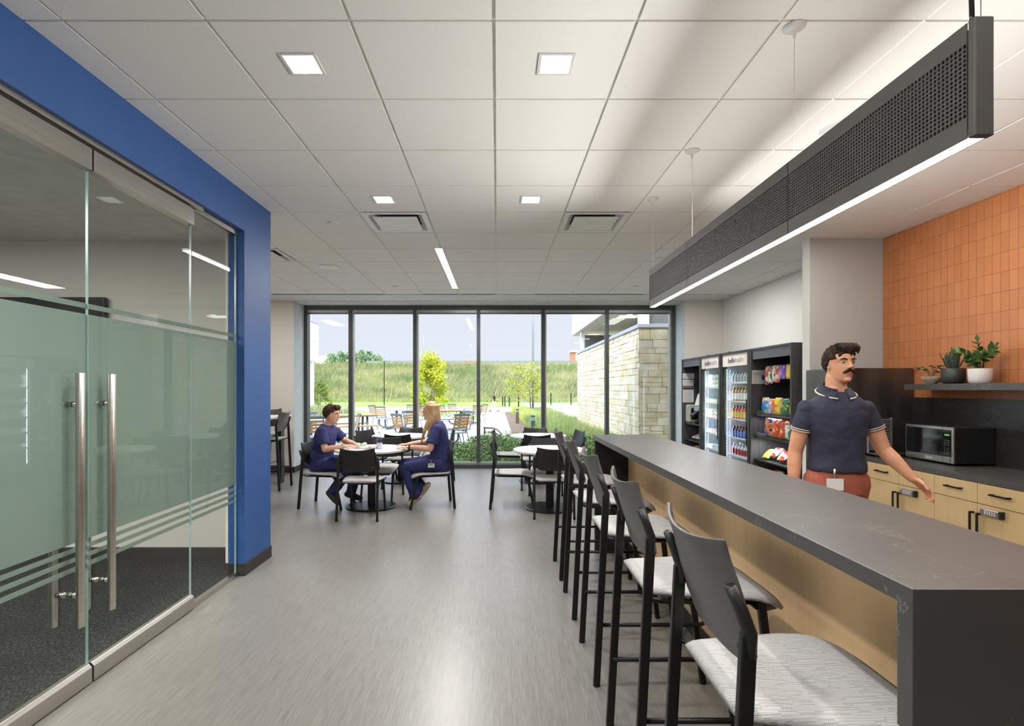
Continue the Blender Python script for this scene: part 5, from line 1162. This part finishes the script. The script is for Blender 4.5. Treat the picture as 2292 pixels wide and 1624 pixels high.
def tree(name,lab,x,y,h,wd,mat,n,ls,trunks,crown0=.25,mats2=None):
    z=gz(y) if y<78 else bz(y); o_=(x,y,z); t=thing(name,lab,'tree',o_)
    rg=random.Random(int(x*10)); g=MB(); 
    for k_ in range(trunks):
        a=rg.uniform(0,2*PI); s_=.35*wd*rg.random() if trunks>1 else .02
        g.tube([(.06*math.cos(a)*(trunks>1),.06*math.sin(a)*(trunks>1),0),(s_*.5*math.cos(a),s_*.5*math.sin(a),h*.35),(s_*math.cos(a),s_*math.sin(a),h*.75)],[.035*h/3,.025*h/3,.008*h/3],6)
    for k_ in range(12):
        a=rg.uniform(0,2*PI); z0=h*rg.uniform(.25,.7); r_=wd*.42*rg.uniform(.5,1); g.tube([(0,0,z0),(r_*math.cos(a),r_*math.sin(a),z0+h*.18)],[.012*h/3,.004*h/3],5)
    g.build('trunk','bark',t,smooth=True)
    g=MB(); cl_=[]
    for k_ in range(46):
        u=rg.random(); zz_=h*(crown0+(1-crown0)*u); rr=wd*.5*math.sin(PI*min(.98,.15+.8*u))**.7*(1.05-.45*u)*rg.uniform(.35,1); a=rg.uniform(0,2*PI); cl_.append((V((rr*math.cos(a),rr*math.sin(a),zz_)),wd*.16*rg.uniform(.6,1.2)))
    for i in range(n):
        c_,r_=cl_[rg.randrange(len(cl_))]; d=V((rg.gauss(0,1),rg.gauss(0,1),rg.gauss(0,.8))).normalized()*r_*rg.random()**.4; leafquad(g,c_+d,ls*rg.uniform(.6,1.2),0 if rg.random()<.7 else 1)
    me=bpy.data.meshes.new('foliage'); me.from_pydata([tuple(p) for p in g.v],[],g.f); me.materials.append(MATS[mat]); me.materials.append(MATS[mats2 or mat]); me.polygons.foreach_set('material_index',g.mi); o=bpy.data.objects.new('foliage',me); COL.objects.link(o); o.parent=t
tree('maple_tree','bright yellow-green young tree behind the blonde woman',-4.05,31.5,3.75,2.6,'leaf_yellow',7500,.13,5,.22,'blade_gold')
tree('young_tree','thin sparse tree with crooked trunk near the walker, beside the light pole',2.75,42,3.9,2.4,'leaf_olive',1400,.13,2,.3,'leaf_yellow')
tree('young_tree','sparse young olive-green tree just left of the crooked one',1.75,44,3.9,2.4,'leaf_olive',1300,.13,1,.28,'leaf_yellow')
tree('small_tree','small bushy tree at the edge of the white building',-12.2,36.5,2.3,1.7,'leaf_olive',1500,.13,3,.25,'leaf_mid')
for i,(px_,hp,lab) in enumerate([(742,20,'distant tree on the ridge nearest the white building'),(762,24,'second distant ridge tree, beside the first window mullion'),(785,27,'distant ridge tree directly behind the first window mullion'),(808,27,'fourth distant ridge tree, among the tallest'),(828,25,'fifth distant ridge tree, one before the last'),(845,17,'last distant tree where the ridge grove slopes down')]):
    x=(px_-VX)*122/F; tree('ridge_tree',lab,x,122,hp*122/F+1.4,4.2,'leaf_hazy',1500,.42,1,.1,'leaf_hazy')
# buildings
o_=(-15,22,0); t=thing('white_building','white panelled building wing beyond the patio','building',o_)
MB(o_).box(-20,-10,14,29.6,3.0,5.05).build('upper_volume','white_cladding',t); MB(o_).box(-20,-10.35,14,29.9,-.4,3.0).build('lower_wall','white_cladding',t)
g=MB(o_); g.box(-10.004,-9.99,14,29.6,4.02,4.035); g.box(-10.02,-9.985,14,29.62,5.05,5.09); g.build('panel_joint','galv',t)
g=MB(o_)
for k_ in range(40): yy=20+k_*.25; g.box(-10.352,-10.34,yy,yy+.015,-.4,3.0)
g.build('cladding_rib','white_cladding',t)
MB(o_).box(-20,-11.0,16,31.4,5.05,9).build('blue_upper_storey','blue_glass_cladding',t)
XS=2.9
o_=(4,15,0); t=thing('stone_wing','cream limestone building wing with a deep white overhanging roof','building',o_)
# ashlar stones
def ashlar(face):
    rs=random.Random(4 if face=='side' else 5); g=MB(o_); H_=2.72
    L0,L1=(10.76,19.0) if face=='side' else (XS,XS+1.6)
    z=-.2
    def put(a,b_,z0,z1):
        j=.0028; d=rs.uniform(.014,.028); q=rs.random(); g.m=0 if q<.45 else (1 if q<.93 else 2)
        if z0<.4 and rs.random()<.35: g.m=2
        if face=='side': g.box(XS-d,XS+.01,a+j,b_-j,z0+j,z1-j)
        else: g.box(a+j,b_-j,10.76-d,10.77,z0+j,z1-j)
    bands=[]
    while z<H_-.02:
        h=rs.choice((.11,.14,.17,.2)); h=min(h,H_-z); 
        if H_-z-h<.06: h=H_-z
        a=L0
        while a<L1-.01:
            w_=rs.uniform(.16,.46); w_=min(w_,L1-a); 
            if L1-a-w_<.08: w_=L1-a
            r_=rs.random()
            if r_<.45 or h<.15: put(a,a+w_,z,z+h)
            elif r_<.8: k_=rs.uniform(.35,.6); put(a,a+w_,z,z+h*k_); put(a,a+w_,z+h*k_,z+h)
            else: k_=w_*rs.uniform(.3,.6); put(a,a+k_,z,z+h); q=h*rs.uniform(.4,.6); put(a+k_,a+w_,z,z+q); put(a+k_,a+w_,z+q,z+h)
            a+=w_
        z+=h
    g.build('stone_facing',['stone_cream','stone_white','stone_gold'],t,bevel=.004,seg=1)
ashlar('side'); ashlar('front')
MB(o_).box(XS+.002,XS+5,10.765,19.0,-.3,2.72).build('wall_core','mortar',t)
g=MB(o_); g.box(XS-.05,XS+5,10.70,19.05,2.722,2.80); g.build('coping','coping',t,bevel=.006)
MB(o_).box(XS-.02,XS+6,10.7,20.4,3.52,6.5).build('upper_volume','panel_pale_blue',t)
MB(o_).box(XS+.02,XS+5.9,10.75,20.35,3.50,3.518).build('soffit','soffit_beige',t)
g=MB(o_)
for k_ in range(46): yy=10.9+k_*.205; g.box(XS-.026,XS-.02,yy,yy+.012,3.52,6.5)
g.build('panel_rib','panel_pale_blue',t)
MB(o_).box(XS+.05,XS+.18,18.7,18.85,2.8,3.5).build('column','white_cladding',t); MB(o_).box(XS+.02,XS+.20,10.78,11.0,2.8,3.5).build('column','white_cladding',t)
MB(o_).box(XS+.18,XS+1.1,18.6,18.66,2.8,3.36).build('screen_panel','screen_grey',t); MB(o_).box(XS+.32,XS+1.6,10.9,11.1,2.8,3.5).build('dark_panel','screen_grey',t)
MB(o_).box(3.55,3.65,12.2,14.5,3.485,3.50).build('soffit_light','lamp_white',t); MB(o_).box(3.4,3.9,14.6,15.0,3.485,3.50).build('soffit_light','lamp_white',t)
o_=((1285-VX)*150/F,150,0); t=thing('brick_tower','distant brick building top with pale cornice over the embankment','building',o_); x0=(1277-VX)*150/F; x1=(1300-VX)*150/F
MB(o_).box(x0,x1,148,152,5.8,1.49+80*150/F).build('tower_wall','brick_far',t); MB(o_).box(x0-.3,x1+.3,147.6,152.4,1.49+80*150/F,1.49+84*150/F).build('cornice','stone_cream',t)
MB(o_).box((x0+x1)/2-.35,(x0+x1)/2+.1,147.9,148,8,1.49+80*150/F).build('pilaster','stone_cream',t)
o_=(-58,160,0); t=thing('blue_barn','distant low blue-grey building with white silo dome on the ridge','building',o_); xa_,xb_=(712-VX)*160/F,(741-VX)*160/F
MB(o_).box(xa_,xb_,158,164,5.8,1.49+66*160/F).build('shed_wall','white_cladding',t); MB(o_).prism([(158,1.49+66*160/F),(161,1.49+73*160/F),(164,1.49+66*160/F)],'x',xa_,xb_).build('shed_roof','blue_glass_cladding',t)
MB(o_).ell(((729-VX)*157/F,157,1.49+67*157/F),(.8,.8,1.0)).build('silo_dome','white_cladding',t,smooth=True)
# guard rail & posts on the ridge
g=MB(); yy=97.5; zz_=1.49+57.5*yy/F
o_=(0,yy,5.8); t=thing('guard_rail','galvanised guard rail along the top of the embankment','guard rail',o_)
MB(o_).box(-24,40,yy-.05,yy,zz_-.1,zz_+.35).build('rail_beam','galv',t)
for k_ in range(33): MB(o_).box(-24+k_*2,-23.85+k_*2,yy,yy+.1,5.7,zz_+.5).build('rail_post','galv',t)
for px_,lab in ((1041,'orange road marker behind the guard rail, first of three'),(1051,'orange road marker, middle one of three near the rail'),(1062,'orange road marker closest to the middle mullion')):
    x=(px_-VX)*97/F; g=MB((x,97,5.8)); g.lathe([(.16,5.8),(.12,6.2),(.06,6.62),(.02,6.66)],(x,97,0),10); tag(g.build('road_marker','orange_marker'),lab,'marker')
for px_,d_,yt,yb,r_,lab in ((1193,46,560,905,.10,'tall dark light mast rising past the sparse trees'),(947.5,140,748,806,.10,'very thin distant mast right of second window mullion'),(866.5,140,792,808,.10,'short distant mast on the ridge above the lamp post')):
    x=(px_-VX)*d_/F; z0=gz(d_) if d_<78 else 5.8; g=MB((x,d_,z0)); g.tube([(x,d_,z0),(x,d_,1.49+(VY-yt)*d_/F)],[r_,r_*.75],10); tag(g.build('light_mast','galv',smooth=True),lab,'mast')
x=(860-VX)*65/F; t=thing('lamp_post','slim black path lamp post with flat round head','lamp post',(x,65,gz(65))); o_=(x,65,gz(65))
MB(o_).tube([(x,65,gz(65)),(x,65,4.9)],.055,10).build('post','black_metal',t); MB(o_).lathe([(.05,4.72),(.34,4.86),(.34,4.93),(.05,4.99)],(x,65,0),20).build('lamp_head','galv',t)
fp=[(1125,62,'first black fence post right of the walker'),(1130,61,'second black fence post right of the walker'),(1140,62,'third black fence post right of the walker'),(1161,62,'black fence post behind the sparse olive tree'),(1187,62,'black fence post beside the light mast'),(1233,66,'black fence post standing alone over the gravel yard'),(1278,66,'black fence post next to the limestone wall')]
for px_,d_,lab in fp:
    x=(px_-VX)*d_/F; g=MB((x,d_,-.6)); g.box(x-.06,x+.06,d_-.06,d_+.06,-.6,.58+ (0 if px_<1200 else .35)); tag(g.build('fence_post','black_metal'),lab,'fence post')
t=thing('wire_fence','low wire mesh fence behind the gravel yard','fence',(5,66,-.6)); g=MB((5,66,-.6))
for k_ in range(5): g.box(.5,30,66.0,66.02,-.35+k_*.22,-.335+k_*.22)
g.build('fence_wire','galv',t)
for px_,d_,w_,yt,lab,mt in ((1158,24.5,.075,914.5,'weathered bronze bollard light among the grasses',M('bronze',(104,94,74),.5,metal=.3)),(1193,16.0,.062,929,'dark blue-grey bollard light rising behind the window table',M('bollard_grey',(70,80,90),.45,metal=.3))):
    x=(px_-VX)*d_/F; z1=1.49-(yt-VY)*d_/F; t=thing('bollard_light',lab,'bollard light',(x,d_,gz(d_))); o_=(x,d_,gz(d_))
    MB(o_).box(x-w_,x+w_,d_-w_,d_+w_,gz(d_),z1-.16).build('post',mt,t,bevel=.004); MB(o_).box(x-w_*.8,x+w_*.8,d_-w_*.8,d_+w_*.8,z1-.16,z1-.04).build('lens','galv',t); MB(o_).box(x-w_,x+w_,d_-w_,d_+w_,z1-.04,z1).build('cap',mt,t,bevel=.004)
# handrail loop by the footpath
t=thing('hand_rail','curved bronze double hand rail sloping to the ground by the path','handrail',(0,13.5,0)); o_=(0,13.5,0)
for off,zz_ in ((0,.44),(-.04,.33)):
    pts=[(-.36,14.2+off,zz_),(-.10,14.0+off,zz_)]
    for k_ in range(1,6): a=R(15*k_); pts.append((-.10+.22*math.sin(a),14.0-1.0*math.sin(a)*.4+off,zz_-.22*(1-math.cos(a))))
    pts.append((.34,12.9+off,max(.05,zz_-.42)))
    MB(o_).tube(pts,.022,10).build('rail_tube','rail_brown',t,smooth=True)
MB(o_).tube([(-.34,14.2,-.02),(-.34,14.2,.46)],.022,10).build('post','rail_brown',t); MB(o_).tube([(.34,12.9,-.02),(.34,12.9,.10)],.022,10).build('post','rail_brown',t)
# patio tables with attached seats
def patio_set(lab,x,y,rz,wood,first=None):
    if first: return dup(first,(x,y,gz(y)),rz,lab)
    t=thing('picnic_table',lab,'picnic table',(x,y,gz(y)),rz,'patio tables with attached seats')
    if wood:
        for k_ in range(7): MB().box(-.72,.72,-.40+k_*.117,-.293+k_*.117,.72,.755).build('top_board','patio_wood',t,bevel=.004)
        MB().box(-.70,.70,-.39,.39,.70,.719).build('top_frame','patio_steel',t)
        for s_ in (-1,1):
            MB().box(-.04,.04,s_*.02-.03,s_*.02+.03,0,.7)
            b_=MB(); 
            for k_ in range(3): b_.box(-.65,.65,s_*.66-.15+k_*.105,s_*.66-.055+k_*.105,.44,.47)
            b_.build('bench_seat','patio_wood',t,bevel=.003)
        for xx_ in (-.45,.45):
            g=MB(); g.tube([(xx_,-.25,.70),(xx_,-.30,.25),(xx_,-.38,.09),(xx_,-.48,.05),(xx_,-.62,.05),(xx_,-.74,.12),(xx_,-.72,.43)],.032,8); g.tube([(xx_,.25,.70),(xx_,.30,.25),(xx_,.38,.09),(xx_,.48,.05),(xx_,.62,.05),(xx_,.74,.12),(xx_,.72,.43)],.032,8); g.tube([(xx_,-.30,.25),(xx_,.30,.25)],.025,8); g.build('frame_leg','patio_steel',t,smooth=True)
            MB().box(xx_-.03,xx_+.03,-.75,.75,0,.03).build('foot_bar','patio_steel',t)
    else:
        MB().lathe([(.50,.715),(.53,.72),(.53,.75),(.50,.755)],(0,0,0),40).build('tabletop','patio_steel_top',t)
        MB().tube([(0,0,0),(0,0,.715)],.05,12).build('column','patio_steel',t)
        for k_ in range(4):
            a=k_*PI/2+.4; c_,s_=math.cos(a),math.sin(a); Q=lambda r_,z,l_=0:(c_*r_-s_*l_,s_*r_+c_*l_,z)
            g=MB(); g.tube([Q(.04,.12),Q(.35,.05),Q(.62,.05),Q(.78,.14),Q(.80,.40)],.030,8); g.build('seat_arm','patio_steel',t,smooth=True)
            g=MB(); g.obox(Q(.82,.43),((c_,s_,0),(-s_,c_,0),(0,0,1)),(.21,.24,.018)); st_=g.build('seat','patio_steel_top',t,bevel=.006)
            for l_ in (-.2,.2): MB().tube([Q(1.0,.42,l_),Q(1.06,.55,l_),Q(1.14,.88,l_)],.016,8).build('back_post','patio_steel',t,smooth=True)
            g=MB()
            for q in range(4): zz_=.56+q*.075; g.obox(Q(1.065+.018*q,zz_),((c_,s_,0),(-s_,c_,0),(0,0,1)),(.010,.22,.028))
            g.build('back_slats','patio_wood',t)
            g=MB(); g.obox(Q(1.14,.87),((c_,s_,0),(-s_,c_,0),(0,0,1)),(.012,.24,.03)); g.build('back_rail','patio_steel',t)
            for l_ in (-.18,.18): MB().tube([Q(.92,.42,l_),Q(1.04,.0,l_)],.011,6).build('support_rod','patio_steel',t)
    return t
w1=patio_set('wood-topped picnic table with benches, between first two window mullions',-4.3,15.4,.5,True)
w2=patio_set('wood-topped picnic table behind the woman\'s head and tree',-1.75,19.2,.2,True,w1)
a1=patio_set('round steel patio table behind the seated man\'s head',-4.45,12.6,0,False)
patio_set('round steel patio table just behind the blonde woman',-1.62,13.6,.35,False,a1)
patio_set('round steel patio table beyond the wood-topped one, near the lawn',-3.9,20.5,.8,False,a1)
patio_set('farthest round steel patio table, right of the yellow-green tree',-1.5,24,.2,False,a1)
